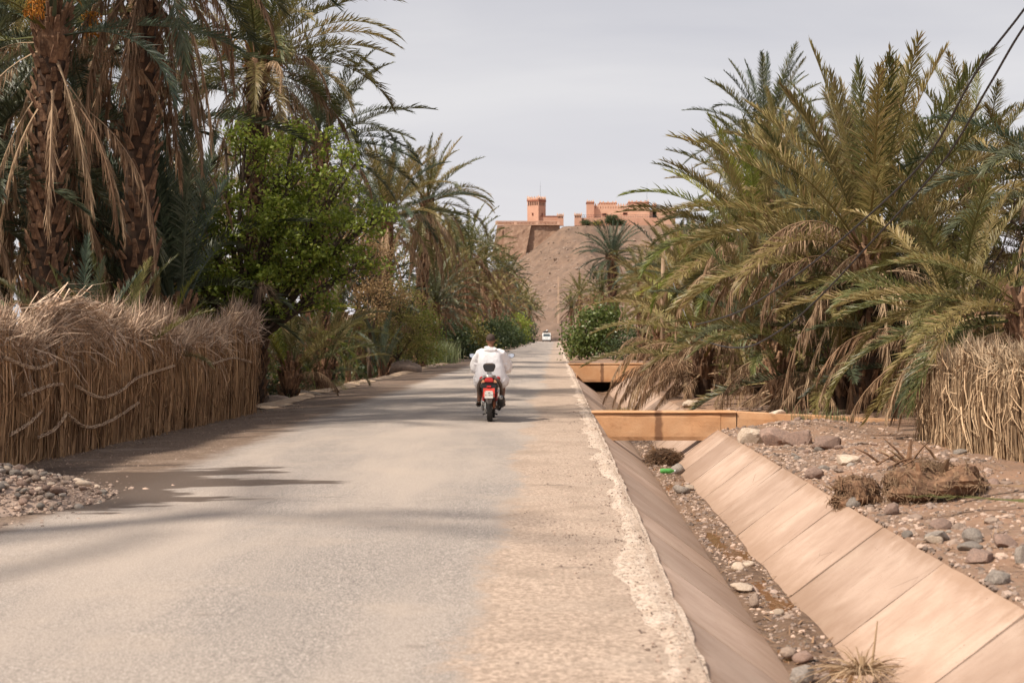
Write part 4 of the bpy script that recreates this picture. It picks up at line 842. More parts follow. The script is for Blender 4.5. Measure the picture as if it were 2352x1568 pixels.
# a sheaf of long straws thrown over the fence top near the frame edge
r = random.Random(12); V = []; F = []
for k in range(520):
    s = r.gauss(5.6, .5); p, t = evL(s); nrm = Vector((t.y, -t.x, 0)); c = p + nrm * r.uniform(-.1, .12) + Vector((0, 0, 1.75 + r.uniform(0, .35))); l = r.uniform(.6, 1.3); w_ = r.uniform(.004, .010)
    d = (t * r.gauss(.75, .25) + nrm * r.uniform(0, .3) + Vector((0, 0, r.uniform(.0, .7)))).normalized(); b2 = d.cross(Vector((r.gauss(0, 1), r.gauss(0, 1), 1))).normalized() * w_; i0 = len(V)
    g_ = Vector((0, 0, -l * r.uniform(.35, .8))); m1 = c + d * l * .5 + g_ * .2; q = c + d * l + g_; V += [c - b2, c + b2, m1 + b2, m1 - b2, q]; F += [(i0, i0 + 1, i0 + 2, i0 + 3), (i0 + 3, i0 + 2, i0 + 4)]
link('straw_sheaf', raw_mesh('straw_sheaf', V, F), M['thatch'], fenceL, True, 'stuff')
rf = lambda s: 1.26 + .05 * math.sin(s * 3.1)
fenceR, evR = reed_fence('short pale straw reed fence at the right frame edge', [(6.3, 21.6, .05), (5.35, 20.6, .08), (5.25, 18.5, .12), (5.38, 16.2, .15), (5.5, 13.5, .15)], rf, M['reed_r'], M['thatch_r'], 5, 240, 2, thatch_len=.32, thatch_n=420, over=.25)
# dead stub with dry tuft at the fence end
e = empty('dead_stump', (-6.75, 31.2, -.1), 'leaning dead trunk stub with a dry tuft at the end of the left fence', 'stump')
mb = MB(); mb.tube([(-6.72, 31.2, -.2), (-6.68, 31.2, 1.2), (-6.62, 31.2, 2.2), (-6.5, 31.2, 2.65)], [.13, .11, .10, .11], 10); mb.build('trunk', M['bark'], e, True)
V = []; F = []; r = random.Random(3)
for k in range(130):
    c = Vector((-6.5, 31.2, 2.65)); d = Vector((r.gauss(.6, .4), r.gauss(-.1, .4), r.uniform(0, .6))).normalized(); l = r.uniform(.3, .65); b2 = d.cross(Vector((0, 0, 1))).normalized() * .011; g_ = Vector((0, 0, -l * r.uniform(.5, 1.2))); i0 = len(V); m1 = c + d * l * .5 + g_ * .2
    V += [c - b2, c + b2, m1 + b2, m1 - b2, c + d * l + g_]; F += [(i0, i0 + 1, i0 + 2, i0 + 3), (i0 + 3, i0 + 2, i0 + 4)]
link('dry_tuft', raw_mesh('dry_tuft', V, F), M['dry'], e)

# ------------------------------------------------------------------ stones
def rock_mesh(name, seed, sub=2, flat=1.0, rough=.35, facet=True):
    bm = bmesh.new(); bmesh.ops.create_icosphere(bm, subdivisions=sub, radius=1); r = random.Random(seed); s = seed * 3.7
    cuts = [(Vector((r.gauss(0, 1), r.gauss(0, 1), r.gauss(0, 1))).normalized(), r.uniform(.55, .85)) for _ in range(7 if facet else 2)]
    for v in bm.verts:
        d = v.co.normalized(); v.co *= 1 + rough * (float(vnoise(d.x * 1.6 + s, d.y * 1.6 + d.z * 1.3)) + .4 * float(vnoise(d.x * 4 + s, d.z * 4 + d.y * 3)))
        for n_, k in cuts:
            q = v.co.dot(n_)
            if q > k: v.co -= n_ * (q - k) * .9
        v.co.z *= flat
    me = bpy.data.meshes.new(name); bm.to_mesh(me); bm.free()
    if not facet: me.polygons.foreach_set('use_smooth', [True] * len(me.polygons))
    return me
def rock(px, py, w, h, mat, label, z=.08, seed=0, name='rock', dpt=1.0, facet=True, pos=None, rz=None):
    p = on(px, py, z) if pos is None else Vector(pos)
    if pos is None and z > 0:
        for _ in range(6): z = ground_right(p.x, p.y); p = on(px, py, z)
    s = p.y / FPX; me = rock_mesh(name, seed, 3, 1, .35, facet)
    o = link(name, me, M[mat]); o.location = p + Vector((0, w * s * .3, h * s * .28)); o.scale = (w * s / 1.6, w * s * dpt / 1.6, h * s / 1.35); o.rotation_euler = (0, random.Random(seed).uniform(-.2, .2), rz if rz is not None else random.Random(seed).uniform(-.5, .5))
    return tag(o, label, 'rock')
rock(1725, 1017, 52, 36, 'rock_pale', 'tan boulder at the canal edge nearest the bridge, leftmost of the row of four', .14, 1)
rock(1781, 1022, 62, 38, 'rock_red', 'dark reddish boulder second in the row behind the canal slabs', .16, 2)
rock(1838, 1022, 56, 34, 'rock_red', 'split dark and pink boulder third in the row behind the canal slabs', .17, 3)
rock(1903, 1031, 50, 28, 'rock_red', 'purplish flat boulder last of the row beside the drooping frond', .17, 4)
rock(1955, 1064, 58, 22, 'rock_pale', 'flat pale tan stone on the gravel below the drooping frond', .15, 5)
rock(1875, 1100, 42, 26, 'rock_red', 'rounded reddish stone alone beside the canal slabs', .08, 6)
rock(1962, 1163, 30, 20, 'rock_grey', 'blue-grey stone beside the fibrous palm root at the slab edge', .03, 7, facet=False)
rock(1593, 936, 40, 22, 'rock_pale', 'pale block of stone beside the canal behind the bridge', .04, 8)
rock(1786, 946, 36, 13, 'rock_pale', 'smooth oval pinkish stone lying on the low wall', .02, 9, facet=False, pos=at(1786, 953, 24.72))
rock(2240, 1244, 44, 28, 'rock_grey', 'dark grey stone on the right gravel bank, upper of the lower heap', .10, 10)
rock(2232, 1262, 50, 18, 'rock_grey', 'light blue-grey flat stone on the right gravel bank', .09, 11, facet=False)
rock(2310, 1256, 52, 32, 'rock_red', 'pinkish angular stone near the right frame edge', .12, 12)
rock(2252, 1292, 64, 28, 'rock_red', 'cracked pink stone on the right gravel bank below the grey ones', .08, 13)
rock(2296, 1340, 50, 34, 'rock_grey', 'dark stone lowest on the right gravel bank', .06, 14)
rock(2150, 1246, 42, 18, 'rock_pale', 'flat pink stone near the slab edge on the right gravel bank', .06, 15)
rock(2086, 1232, 22, 14, 'rock_grey', 'small dark stone beside the slab edge on the right bank', .04, 16)
rock(2050, 1180, 30, 24, 'rock_red', 'upright brown stone behind the slab edge', .05, 17)
rock(2352, 1296, 30, 50, 'rock_grey', 'black stone cut by the right frame edge', .1, 18)
bz = -.57
r = random.Random(77); SM = [rock_mesh('stone', 700 + k, 2, .75, .35) for k in range(6)]
for m2 in SM: m2.materials.append(M['rock'])
for k in range(70):
    y = 7.5 + 20 * r.random(); x = 2.95 + abs(r.gauss(0, .9)); s = r.uniform(.03, .085) * (1.5 if r.random() < .12 else 1)
    if x > 5: continue
    o = link('stone', SM[k % 6], M[r.choice(['rock', 'rock_red', 'rock_grey', 'rock', 'rock_red'])]); o.location = (x, y, ground_right(x, y) + s * .12); o.rotation_euler = (r.uniform(-.4, .4), r.uniform(-.4, .4), r.uniform(0, 6.28)); o.scale = (s * r.uniform(.9, 1.5), s, s * r.uniform(.6, 1))
    tag(o, 'half buried fist sized stone on the right gravel bank', 'stone', 'loose stones on the right gravel bank')
rock(1557, 1085, 26, 18, 'rock_grey', 'round grey stone in the canal bed beside the green bottle', bz, 21, facet=False)
rock(1568, 1130, 30, 17, 'rock_grey', 'grey stone in the canal bed before the first puddle', bz, 22, facet=False)
rock(1586, 1122, 20, 9, 'rock_pale', 'flat pale stone leaning on the canal side before the first puddle', bz, 23, facet=False)
rock(1696, 1308, 24, 17, 'rock_pale', 'white rounded stone in the canal bed below the puddles', bz, 24, facet=False)
rock(1720, 1299, 26, 10, 'rock_pale', 'flat white stone next to the rounded white stone in the canal bed', bz, 25, facet=False)
rock(1708, 1353, 44, 12, 'rock_pale', 'long pale flat stone in the canal bed', bz, 26, facet=False)
rock(1733, 1388, 20, 22, 'rock', 'egg shaped tan stone in the canal bed', bz, 27, facet=False)
rock(1790, 1410, 22, 12, 'rock_pale', 'pale pebble against the right canal side, upper one', bz, 28, facet=False)
rock(1812, 1422, 22, 13, 'rock', 'tan pebble against the right canal side, lower one', bz, 29, facet=False)
rock(1812, 1505, 32, 20, 'rock', 'brown stone in the canal bed near the straw bundle', bz, 30, facet=False)
rock(1848, 1518, 40, 20, 'rock_red', 'reddish flat stone in the canal bed near the straw bundle', bz, 31, facet=False)
rock(1845, 1566, 60, 34, 'rock_grey', 'large grey stone in the canal bed at the bottom frame edge', bz, 32)
rock(640, 912, 70, 40, 'rock', 'brown boulder at the foot of the bushy young palm beside the fence end', -.15, 33, pos=(-7.15, 36.2, -.35))
rock(600, 930, 70, 36, 'rock_pale', 'tan boulder against the end of the left reed fence', -.1, 34, pos=(-6.95, 32.2, -.32))
rock(0, 0, 60, 26, 'rock_pale', 'pale slab stone on the left ditch edge behind the fence end', 0, 35, pos=(-7.0, 39.5, -.22))
rock(0, 0, 60, 30, 'rock', 'half buried round stone on the left road edge behind the slim young palm', 0, 36, pos=(-6.75, 62.5, -.1), facet=False)
# pebble pile on the left
pile = empty('pebble_pile', (-5.75, 13.7, 0), 'heap of mixed river pebbles on the left road shoulder', 'pebbles')
PEB = [rock_mesh('stone', 400 + k, 2, .68, .22, False) for k in range(7)]
for m_ in PEB: m_.materials.append(M['rock'])
r = random.Random(44)
ph = lambda x, y: .50 * max(0, 1 - math.hypot((x + 6.0) / 1.65, (y - 14.0) / 1.9)) ** .9
mb = MB(); n = 24
gx_, gy_ = np.meshgrid(np.linspace(-7.6, -4.3, n), np.linspace(11.7, 15.9, n)); gz_ = np.array([[ph(a, b) - .05 for a, b in zip(ra, rb)] for ra, rb in zip(gx_, gy_)])
link('gravel_core', grid_mesh('gravel_core', gx_, gy_, gz_), M['gravel'], pile)
cnt = 0
while cnt < 290:
    x = r.gauss(-5.6, .75); y = r.gauss(13.3, .95); h_ = ph(x, y)
    if h_ < .02 or x < -6.6: continue
    s = r.uniform(.022, .048) * (1.45 if r.random() < .15 else 1) * (.8 + .5 * h_ / .4)
    o = bpy.data.objects.new('stone', r.choice(PEB)); COL.objects.link(o); o.parent = pile; o.location = Vector((x, y, h_ - .03 + s * .35)) - pile.location
    o.rotation_euler = (r.uniform(-.4, .4), r.uniform(-.4, .4), r.uniform(0, 6.28)); o.scale = (s * r.uniform(.9, 1.4), s, s * r.uniform(.8, 1.1))
    o.material_slots[0].link = 'OBJECT'; o.material_slots[0].material = M[r.choice(['rock', 'rock', 'rock_grey', 'rock_pale', 'rock_grey', 'rock_red', 'rock_pale'])]; cnt += 1
def gravel(name, label, n, fn, smin, smax, mat, seed):
    r = random.Random(seed); mb = MB(); bm = [rock_mesh('g', 500 + k, 1, .7, .3) for k in range(4)]; pool = [([tuple(v.co) for v in m.vertices], [tuple(p.vertices) for p in m.polygons]) for m in bm]
    for m in bm: bpy.data.meshes.remove(m)
    for k in range(n):
        p = fn(r); s = r.uniform(smin, smax) * (2.0 if r.random() < .06 else 1); v, f = r.choice(pool)
        mb.add(v, f, Matrix.Translation(p) @ Euler((r.uniform(-.4, .4), r.uniform(-.4, .4), r.uniform(0, 6.28))).to_matrix().to_4x4() @ Matrix.Diagonal((s * r.uniform(.8, 1.5), s, s, 1)))
    return tag(link(name, raw_mesh(name, mb.v, mb.f), M[mat]), label, 'gravel', None, 'stuff')
def f_r(r):
    y = 7 + 23 * r.random(); x = 2.83 + abs(r.gauss(0, 1.0)) if r.random() < .8 else r.uniform(2.85, 5.4); return Vector((x, y, ground_right(x, y)))
gravel('gravel_scatter', 'loose gravel on the right canal bank', 6500, f_r, .008, .032, 'gravel', 1)
def f_b(r):
    y = 5 + 25 * r.random() ** 1.2; s = r.random(); p = prof(y); return Vector((p[1] - .03 + (p[2] - p[1] + .06) * s, y, bedz(y, s)))
gravel('bed_gravel', 'small stones in the muddy canal bed', 2600, f_b, .008, .028, 'gravel', 2)
def f_s(r):
    y = 5 + 30 * r.random() ** 1.5; x = r.choice((r.uniform(-6.8, -4.6), r.uniform(-.5, .74))); return Vector((x, y, .004 if x < .45 else .012))
gravel('shoulder_grit', 'loose grit on the road shoulders', 9000, f_s, .003, .010, 'gravel', 3)
def f_p(r):
    a = r.uniform(0, 6.28); q = 1.0 + abs(r.gauss(0, .22)); return Vector((-5.9 + 1.5 * q * math.cos(a), 13.8 + 1.85 * q * math.sin(a), .005))
def f_pp(r):
    while True:
        x = r.uniform(-7.0, -4.4); y = r.uniform(12.0, 16.0); h_ = ph(x, y)
        if h_ > .005: return Vector((x, y, h_ - .02))
o = gravel('small_stones', '', 2600, f_pp, .010, .022, 'gravel', 14); o.parent = pile; o.matrix_parent_inverse = Matrix.Translation(pile.location).inverted(); del o['category']
gravel('pile_spill', 'small pebbles spilled around the heap of river pebbles', 420, f_p, .008, .024, 'gravel', 4)
def f_h(r):
    y = r.uniform(335, 455); x = r.uniform(-30, 45); return Vector((x, y, hill_z(x, y)))
gravel('hill_stones', 'pale stones strewn over the hillside', 2600, f_h, .10, .42, 'rock', 5)
def f_l(r):
    y = r.uniform(31.5, 62); x = float(xr(np.array(y))) - r.uniform(.1, 2.5); return Vector((x, y, ground_left(x, y)))
gravel('ditch_clods', 'clods and stones in the left ditch', 900, f_l, .012, .06, 'soil_l', 6)
# ragged leaf litter and twigs on the right bank and canal bed
def litter(name, label, n, fn, lmin, lmax, mat, seed):
    r = random.Random(seed); V = []; F = []
    for k in range(n):
        p = fn(r) + Vector((0, 0, .006)); a = r.uniform(0, 6.28); l = r.uniform(lmin, lmax); d = Vector((math.cos(a), math.sin(a), r.uniform(-.1, .25))); b = Vector((-d.y, d.x, 0)) * r.uniform(.003, .008); m1 = p + d * l * .5 + Vector((0, 0, l * .06)); i0 = len(V)
        V += [p - b, p + b, m1 + b, m1 - b, p + d * l]; F += [(i0, i0 + 1, i0 + 2, i0 + 3), (i0 + 3, i0 + 2, i0 + 4)]
    return tag(link(name, raw_mesh(name, V, F), M[mat]), label, 'litter', None, 'stuff')
litter('straw_litter', 'dry straw and twigs littering the right bank', 1200, f_r, .05, .25, 'brown', 1)
litter('bed_litter', 'dry plant litter in the canal bed', 1100, f_b, .04, .2, 'brown', 2)
litter('fence_litter', 'straw fallen at the foot of the left fence', 500, lambda r: (lambda y: Vector((-6.75 + (y - 18) * .03 + abs(r.gauss(.1, .22)), y, -.01)))(r.uniform(15, 31)), .05, .2, 'dry', 3)

# ------------------------------------------------------------------ dead palm bits
def fibre_lump(px, py, rad, label, z, seed, sx=1.3):
    # a chopped-off palm stump lying on its side: short trunk, broken leaf bases all round, matted fibre
    p = on(px, py, z)
    for _ in range(6): p = on(px, py, ground_right(p.x, p.y))
    e = empty('palm_stump', p, label, 'stump'); r = random.Random(seed); c = p + Vector((0, 0, rad * .35)); mb = MB()
    mb.ell(c, (rad * sx, rad, rad * .72), 30, 20)
    def dent(v):
        d = Vector(v) - c; k = 1 + .9 * float(fbm(d.x / rad * 1.1 + seed * 3, d.y / rad * 1.1 + d.z / rad * 1.4, 4)); q = (d - Vector((-.35 * rad, -.75 * rad, .25 * rad))).length / (rad * .55); return c + d * k * (1 - .45 * max(0, 1 - q))
    mb.v = [tuple(dent(v)) for v in mb.v]; mb.build('core', M['boot'], e); pool = [Vector(v) for v in mb.v]; fb = MB()
    for k in range(1500):
        a = r.choice(pool) + Vector((r.gauss(0, .02), r.gauss(0, .02), r.gauss(0, .012))); d = (a - c).normalized(); tt = Vector((r.gauss(0, 1), r.gauss(0, 1), r.gauss(-.6, .8))); tt = (tt - d * tt.dot(d)).normalized(); l = rad * r.uniform(.12, .5)
        fb.tube([a, a + d * .012 + tt * l * .5, a + d * r.uniform(-.02, .03) + tt * l + Vector((0, 0, -.05 * l))], [.004, .0035, .002], 3, False)
    link('fibres', raw_mesh('fibres', fb.v, fb.f), M['brown'], e, True, 'stuff')
    for k in range(6):
        d = Vector((r.uniform(-1, 1), r.uniform(-.8, .2), r.uniform(.3, 1))).normalized(); b0 = c + Vector((d.x * rad * sx, d.y * rad, d.z * rad * .72)) * .8; dd = (d + Vector((r.gauss(0, .6), r.gauss(0, .4), 0))).normalized(); l = rad * r.uniform(.3, .6)
        sp = MB(); sp.tube([b0, b0 + dd * l * .6, b0 + dd * l], [rad * .16, rad * .12, rad * .04], 5, True, .3); sp.build('broken_leaf_base', M['dry'] if k % 2 else M['boot'], e)
    return e
fibre_lump(1952, 1156, .20, 'fibrous chopped palm stump lying at the canal slab edge', .03, 1)
fibre_lump(2142, 1140, .28, 'bigger fibrous palm stump on the gravel before the right reed fence', .12, 2, 1.45)
e = empty('broken_frond_bases', on(2065, 1072, .15), 'pile of dark broken frond stubs before the right reed fence', 'frond stubs'); r = random.Random(8)
for k in range(14):
    mb = MB(); p = e.location + Vector((r.gauss(0, .22), r.gauss(0, .15), .03)); d = Vector((r.gauss(-.2, .7), r.gauss(0, .4), r.uniform(.1, .8))).normalized(); l = r.uniform(.2, .42); mb.tube([p, p + d * l * .5 + Vector((0, 0, .02)), p + d * l], [.035, .028, .008], 5, True, .4); mb.build('stub', M['boot' if r.random() < .7 else 'dry'], e)
def lay(px, py, z, az, mat, label, sc=1.0, pitch=0, name='dead_frond', me='flat', dz=.03):
    p = on(px, py, z); p = on(px, py, ground_right(p.x, p.y)); o = bpy.data.objects.new(name, FROND[me]); COL.objects.link(o); o.location = p + Vector((0, 0, dz)); o.rotation_euler = (0, -pitch, az); o.scale = (sc,) * 3
    o.material_slots[0].link = 'OBJECT'; o.material_slots[0].material = M[mat]; return tag(o, label, 'frond')
lay(2105, 1150, .10, R(212), 'brown', 'grey-brown dead frond lying down across the canal slabs', .75, -.42, dz=.05)
lay(2350, 1168, .14, R(176), 'green', 'green frond lying on the gravel at the right frame edge', .55, .02, dz=.06)
lay(2352, 1128, .14, R(200), 'brown', 'brown dry frond on the soil before the right reed fence', .5, .02, dz=.04)
# straw bundle at the bottom of the right slab
p = Vector((1.93, 9.0, -.5)); V = []; F = []; r = random.Random(21); e = empty('straw_bundle', p, 'bundle of curled dry palm leaves at the slab foot near the bottom frame edge', 'straw bundle')
for k in range(150):
    d = Vector((r.gauss(0, .55), r.gauss(-.1, .45), r.uniform(.35, 1))).normalized(); l = r.uniform(.2, .42); b2 = d.cross(Vector((r.gauss(0, 1), r.gauss(0, 1), .3))).normalized() * r.uniform(.005, .009); g_ = Vector((0, 0, -l * r.uniform(.4, 1.1))); prev = None; o_d = Vector((d.x, d.y, 0)); i0 = len(V)
    for j in range(5): t = j / 4; q = p + d * l * t + g_ * t * t + o_d * l * .4 * t; V += [q - b2 * (1 - t * .7), q + b2 * (1 - t * .7)]
    F += [(i0 + 2 * j, i0 + 2 * j + 1, i0 + 2 * j + 3, i0 + 2 * j + 2) for j in range(4)]
link('leaves', raw_mesh('leaves', V, F), M['dry'], e, True, 'stuff'); mb = MB(); mb.tube([p + Vector((0, -.02, 0)), p + Vector((.0, -.03, .12))], [.03, .015], 6, True, .5); mb.tube([p + Vector((.06, 0, 0)), p + Vector((.10, -.01, .34))], [.012, .004], 5); mb.build('stalk', M['dry'], e)
# debris under the bridge
p = on(1528, 1066, bz); e = empty('debris_lump', p, 'dark tangle of roots and straw stuck in the canal under the bridge', 'debris'); mb = MB(); r = random.Random(9)
mb.ell(p + Vector((0, .1, .10)), (.22, .2, .15), 14, 9); mb.build('core', M['trunk'], e, True); mb = MB()
for k in range(420):
    d = Vector((r.gauss(0, 1), r.gauss(0, 1), r.gauss(.4, .6))).normalized(); a = p + Vector((d.x * .22, d.y * .2 + .1, .10 + d.z * .15)); mb.tube([a, a + d * .06 + Vector((r.uniform(-.1, .1), r.uniform(-.1, .1), -.03)), a + d * .05 + Vector((r.uniform(-.2, .2), 0, -.14))], [.006, .005, .002], 3, False)
link('straw', raw_mesh('straw', mb.v, mb.f), M['brown'], e, True, 'stuff'); mb = MB(); mb.tube([p + Vector((-.12, .1, .15)), p + Vector((-.17, .08, .38))], [.008, .003], 4); mb.build('twig', M['twig'], e)
# plastic bottle and litter
tb = NT('green_plastic'); tb.color((.16, .52, .14)); tb.rough(.15); tb.b.inputs['Transmission Weight'].default_value = .5; tb.b.inputs['IOR'].default_value = 1.3; M['bottle'] = tb.m
p = on(1532, 1088, bz) + Vector((0, 0, .05)); e = empty('plastic_bottle', p, 'crushed green plastic bottle lying in the canal bed', 'bottle'); mb = MB(); mb.revolve([(.0, -.11), (.036, -.105), (.04, -.06), (.037, -.02), (.041, .02), (.04, .05), (.025, .085), (.013, .10), (.013, .115)], 16, Matrix.Translation(p)); mb.build('body', M['bottle'], e, True)
mb = MB(); mb.revolve([(0, -.139), (.015, -.138), (.015, -.117), (0, -.115)], 12, Matrix.Translation(p) @ Matrix.Rotation(math.pi, 4, 'Z')); mb.build('cap', plain('white_plastic', (.7, .7, .7)), e, True)
o = MB(); o.tube([on(190, 1124, 0) + Vector((0, 0, .015)), on(242, 1127, 0) + Vector((0, 0, .015))], [.015, .012], 5); tag(o.build('stick', M['twig']), 'short dark stick on the wet left shoulder', 'stick')
pv = []; cpt = on(380, 1096, .0)
for k in range(40):
    a = 2 * math.pi * k / 40; q = 1 + .25 * math.sin(3 * a + 1) + .15 * math.sin(7 * a); pv.append((cpt.x + .22 * q * math.cos(a), cpt.y + .40 * q * math.sin(a), .012))
tag(link('puddle', raw_mesh('puddle', pv, [tuple(range(40))]), M['water']), kind='structure')
# ------------------------------------------------------------------ kasbah on the hill
M['kas'] = surf('pink_render', (.56, .32, .225), (.50, .275, .19), .5, .92, .25, 3, (.60, .35, .235), 1.5, .4)
M['kas_l'] = surf('pale_pink_render', (.62, .40, .29), (.57, .35, .24), .5, .92, .2, 3)
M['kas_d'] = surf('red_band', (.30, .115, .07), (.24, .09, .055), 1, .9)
M['void'] = plain('dark_opening', (.02, .014, .012), .9, 0, .1)
M['retain'] = surf('old_stone_wall', (.30, .19, .13), (.215, .13, .088), .55, .95, .9, 2.2, (.42, .29, .21), 1.1, .6, bdist=.15)
M['iron'] = plain('painted_iron', (.09, .085, .09), .6, .3)
KY = 460.0; KS = FPX / KY
kx = lambda px: (px - VX) / KS
kz = lambda py: CAM_H + (VY - py) / KS
def merlons(mb, p0, p1, n, h, w_, t=.3, nrm=None):      # stepped pointed merlons along a wall top
    p0, p1 = Vector(p0), Vector(p1); d = (p1 - p0); L_ = d.length; d.normalize(); n_ = Vector((-d.y, d.x, 0))
    for k in range(n):
        c = p0 + d * (L_ * (k + .5) / n); v = []
        for s in (-1, 1):
            for a, z in ((-w_, 0), (w_, 0), (w_ * .62, h * .5), (0, h), (-w_ * .62, h * .5)): v.append(c + d * a + n_ * (s * t / 2) + Vector((0, 0, z)))
        mb.add(v, [(0, 1, 2, 3, 4), (9, 8, 7, 6, 5)] + [(i, i + 5, (i + 1) % 5 + 5, (i + 1) % 5) for i in range(5)])
def horn(mb, c, h, w_): mb.add([Vector(c) + Vector(q) for q in ((-w_, -w_, 0), (w_, -w_, 0), (w_, w_, 0), (-w_, w_, 0), (0, 0, h))], [(3, 2, 1, 0), (0, 1, 4), (1, 2, 4), (2, 3, 4), (3, 0, 4)])
def rbox(mb, cx, cy, w_, d_, z0, z1, rz): mb.box((cx, cy, (z0 + z1) / 2), (w_, d_, z1 - z0), (0, 0, rz))
def arcade(parent, P, d, width, z0, z1, n, nrm, inset=.35):
    # openings as real recesses: piers and arched heads in front of a dark back
    d = Vector(d).normalized(); nrm = Vector(nrm).normalized(); step = width / n; pier = MB(); back = MB(); P = Vector(P); pw = step * .36
    for k in range(n + 1):
        c = P + d * (k * step) + nrm * -.02; pier.box((c.x, c.y, (z0 + z1) / 2), (pw, .3, z1 - z0), (0, 0, math.atan2(d.y, d.x)))
    for k in range(n):
        c = P + d * ((k + .5) * step); a = step * .5; h = z1 - z0
        v = []
        for s in (0, -.28):
            for q, z in ((-a, 1), (a, 1), (a, .70), (step * .3, .72), (step * .16, .86), (0, .93), (-step * .16, .86), (-step * .3, .72), (-a, .70)): v.append(c + d * q + nrm * s + Vector((0, 0, z0 + h * z)))
        pier.add(v, [tuple(range(9)), tuple(reversed(range(9, 18)))] + [(i, i + 9, (i + 1) % 9 + 9, (i + 1) % 9) for i in range(9)])
    c = P + d * width / 2 - nrm * inset; back.box((c.x, c.y, (z0 + z1) / 2), (width - .3, .06, z1 - z0), (0, 0, math.atan2(d.y, d.x)))
    pier.build('arcade', M['kas'], parent); back.build('loggia_back', M['void'], parent)
def niche(parent, x, y, z, w_, h_, name='window', rz=0):
    o = MB(); o.box((x, y, z), (w_, .05, h_), (0, 0, rz)); f = MB()
    for sx in (-1, 1): f.box((x + sx * (w_ / 2 + .06) * math.cos(rz), y - .05 + sx * (w_ / 2 + .06) * math.sin(rz), z), (.12, .12, h_ + .24), (0, 0, rz))
    for sz in (-1, 1): f.box((x, y - .05, z + sz * (h_ / 2 + .06)), (w_, .12, .12), (0, 0, rz))
    w1 = o.build(name, M['void'], parent); f.build('frame', M['kas_d'], w1)
# tower
W = 4.35; rz = R(-32); cx, cy = kx(1232), KY + 3
e = empty('watchtower', (cx, cy, kz(520)), 'square pink watchtower with arcade and horned battlements on the hill', 'tower')
z0, zl, zb, zc, zt = kz(521), kz(471.5), kz(461.5), kz(458), kz(455.5)
mb = MB(); rbox(mb, cx, cy, W, W, z0, zl, rz); mb.build('shaft', M['kas'], e)
mb = MB(); rbox(mb, cx, cy, W - .9, W - .9, zl, zb, rz); mb.build('core', M['void'], e)
ux = Vector((math.cos(rz), math.sin(rz), 0)); uy = Vector((-math.sin(rz), math.cos(rz), 0)); C = Vector((cx, cy, 0))
for nrm, d in ((-uy, ux), (ux, uy), (uy, ux), (-ux, uy)):
    P = C + nrm * (W / 2 - .14) - d * (W / 2 - .14); arcade(e, P, d, W - .28, zl, zb, 5, nrm, .25)
mb = MB(); rbox(mb, cx, cy, W + .24, W + .24, zb, zc, rz); mb.build('cornice', M['kas_d'], e)
mb = MB(); rbox(mb, cx, cy, W + .1, W + .1, zc, zt, rz); mb.build('parapet', M['kas'], e)
mb = MB()
for nrm, d in ((-uy, ux), (ux, uy), (uy, ux), (-ux, uy)): P = C + nrm * (W / 2 - .1); merlons(mb, P - d * (W / 2 - .3) + Vector((0, 0, zt)), P + d * (W / 2 - .3) + Vector((0, 0, zt)), 4, .75, .32)
for a in (-1, 1):
    for b in (-1, 1): horn(mb, C + ux * (a * (W / 2 - .12)) + uy * (b * (W / 2 - .12)) + Vector((0, 0, zt)), 1.25, .3)
mb.build('battlements', M['kas_l'], e)
P = C - uy * (W / 2 + .01); niche(e, P.x - .1, P.y, kz(491), .3, .55, 'window', rz)
P = C + ux * (W / 2 + .01); niche(e, P.x, P.y, kz(491), .3, .55, 'window', rz + math.pi / 2)
mb = MB(); mb.tube([(kx(1240.7), cy + 1, zt - .2), (kx(1240.7), cy + 1, kz(414))], [.05, .02], 5); mb.box((kx(1240.7), cy + 1, kz(425)), (.5, .04, .04)); mb.build('antenna', M['iron'], e)
# wing, gate post, terrace balustrade
e = empty('low_wing', (kx(1258), KY + 2, kz(518)), 'low pink wing joining the watchtower to its gate post', 'building')
mb = MB(); mb.box(((kx(1234) + kx(1284)) / 2, KY + 3.0, (kz(519) + kz(497)) / 2), (kx(1284) - kx(1234), 4, kz(497) - kz(519))); mb.build('wall', M['kas'], e)
mb = MB(); mb.box(((kx(1234) + kx(1285)) / 2, KY + 3.0, kz(496)), (kx(1285) - kx(1234), 4.2, .30)); mb.build('coping', M['kas_d'], e)
mb = MB(); mb.box((kx(1282.5), KY + .95, kz(511)), (.55, .1, 1.7)); mb.build('doorway', M['void'], e)
def gatepost(px0, px1, ptop, pbot, y, label):
    e = empty('gate_post', (kx((px0 + px1) / 2), y, kz(pbot)), label, 'gate post'); cx = kx((px0 + px1) / 2); w_ = kx(px1) - kx(px0); zt = kz(ptop) - .55
    mb = MB(); rbox(mb, cx, y, w_, w_, kz(pbot), kz(ptop + 12), 0); mb.build('shaft', M['kas'], e)
    arcade(e, (cx - w_ / 2 + .1, y - w_ / 2 + .12, 0), (1, 0, 0), w_ - .2, kz(ptop + 12), kz(ptop + 7), 4, (0, -1, 0), .2)
    mb = MB(); rbox(mb, cx, y, w_ * .8, w_ * .7, kz(ptop + 12), kz(ptop + 7), 0); mb.build('core', M['void'], e)
    mb = MB(); rbox(mb, cx, y, w_ + .15, w_ + .15, kz(ptop + 7), zt, 0); mb.build('parapet', M['kas_l'], e); mb = MB()
    for a in (-1, 1):
        for b in (-1, 1): horn(mb, (cx + a * (w_ / 2 - .12), y + b * (w_ / 2 - .12), zt), .75, .22)
    merlons(mb, (cx - w_ / 2 + .5, y - w_ / 2, zt), (cx + w_ / 2 - .5, y - w_ / 2, zt), 2, .42, .26); mb.build('battlements', M['kas_l'], e)
gatepost(1279.5, 1294.5, 489, 518, KY + 1.2, 'pink gate post with horned top right of the watchtower wing')
gatepost(1319.5, 1336, 488, 518, KY + 1.2, 'pink gate post with horned top left of the long fortress')
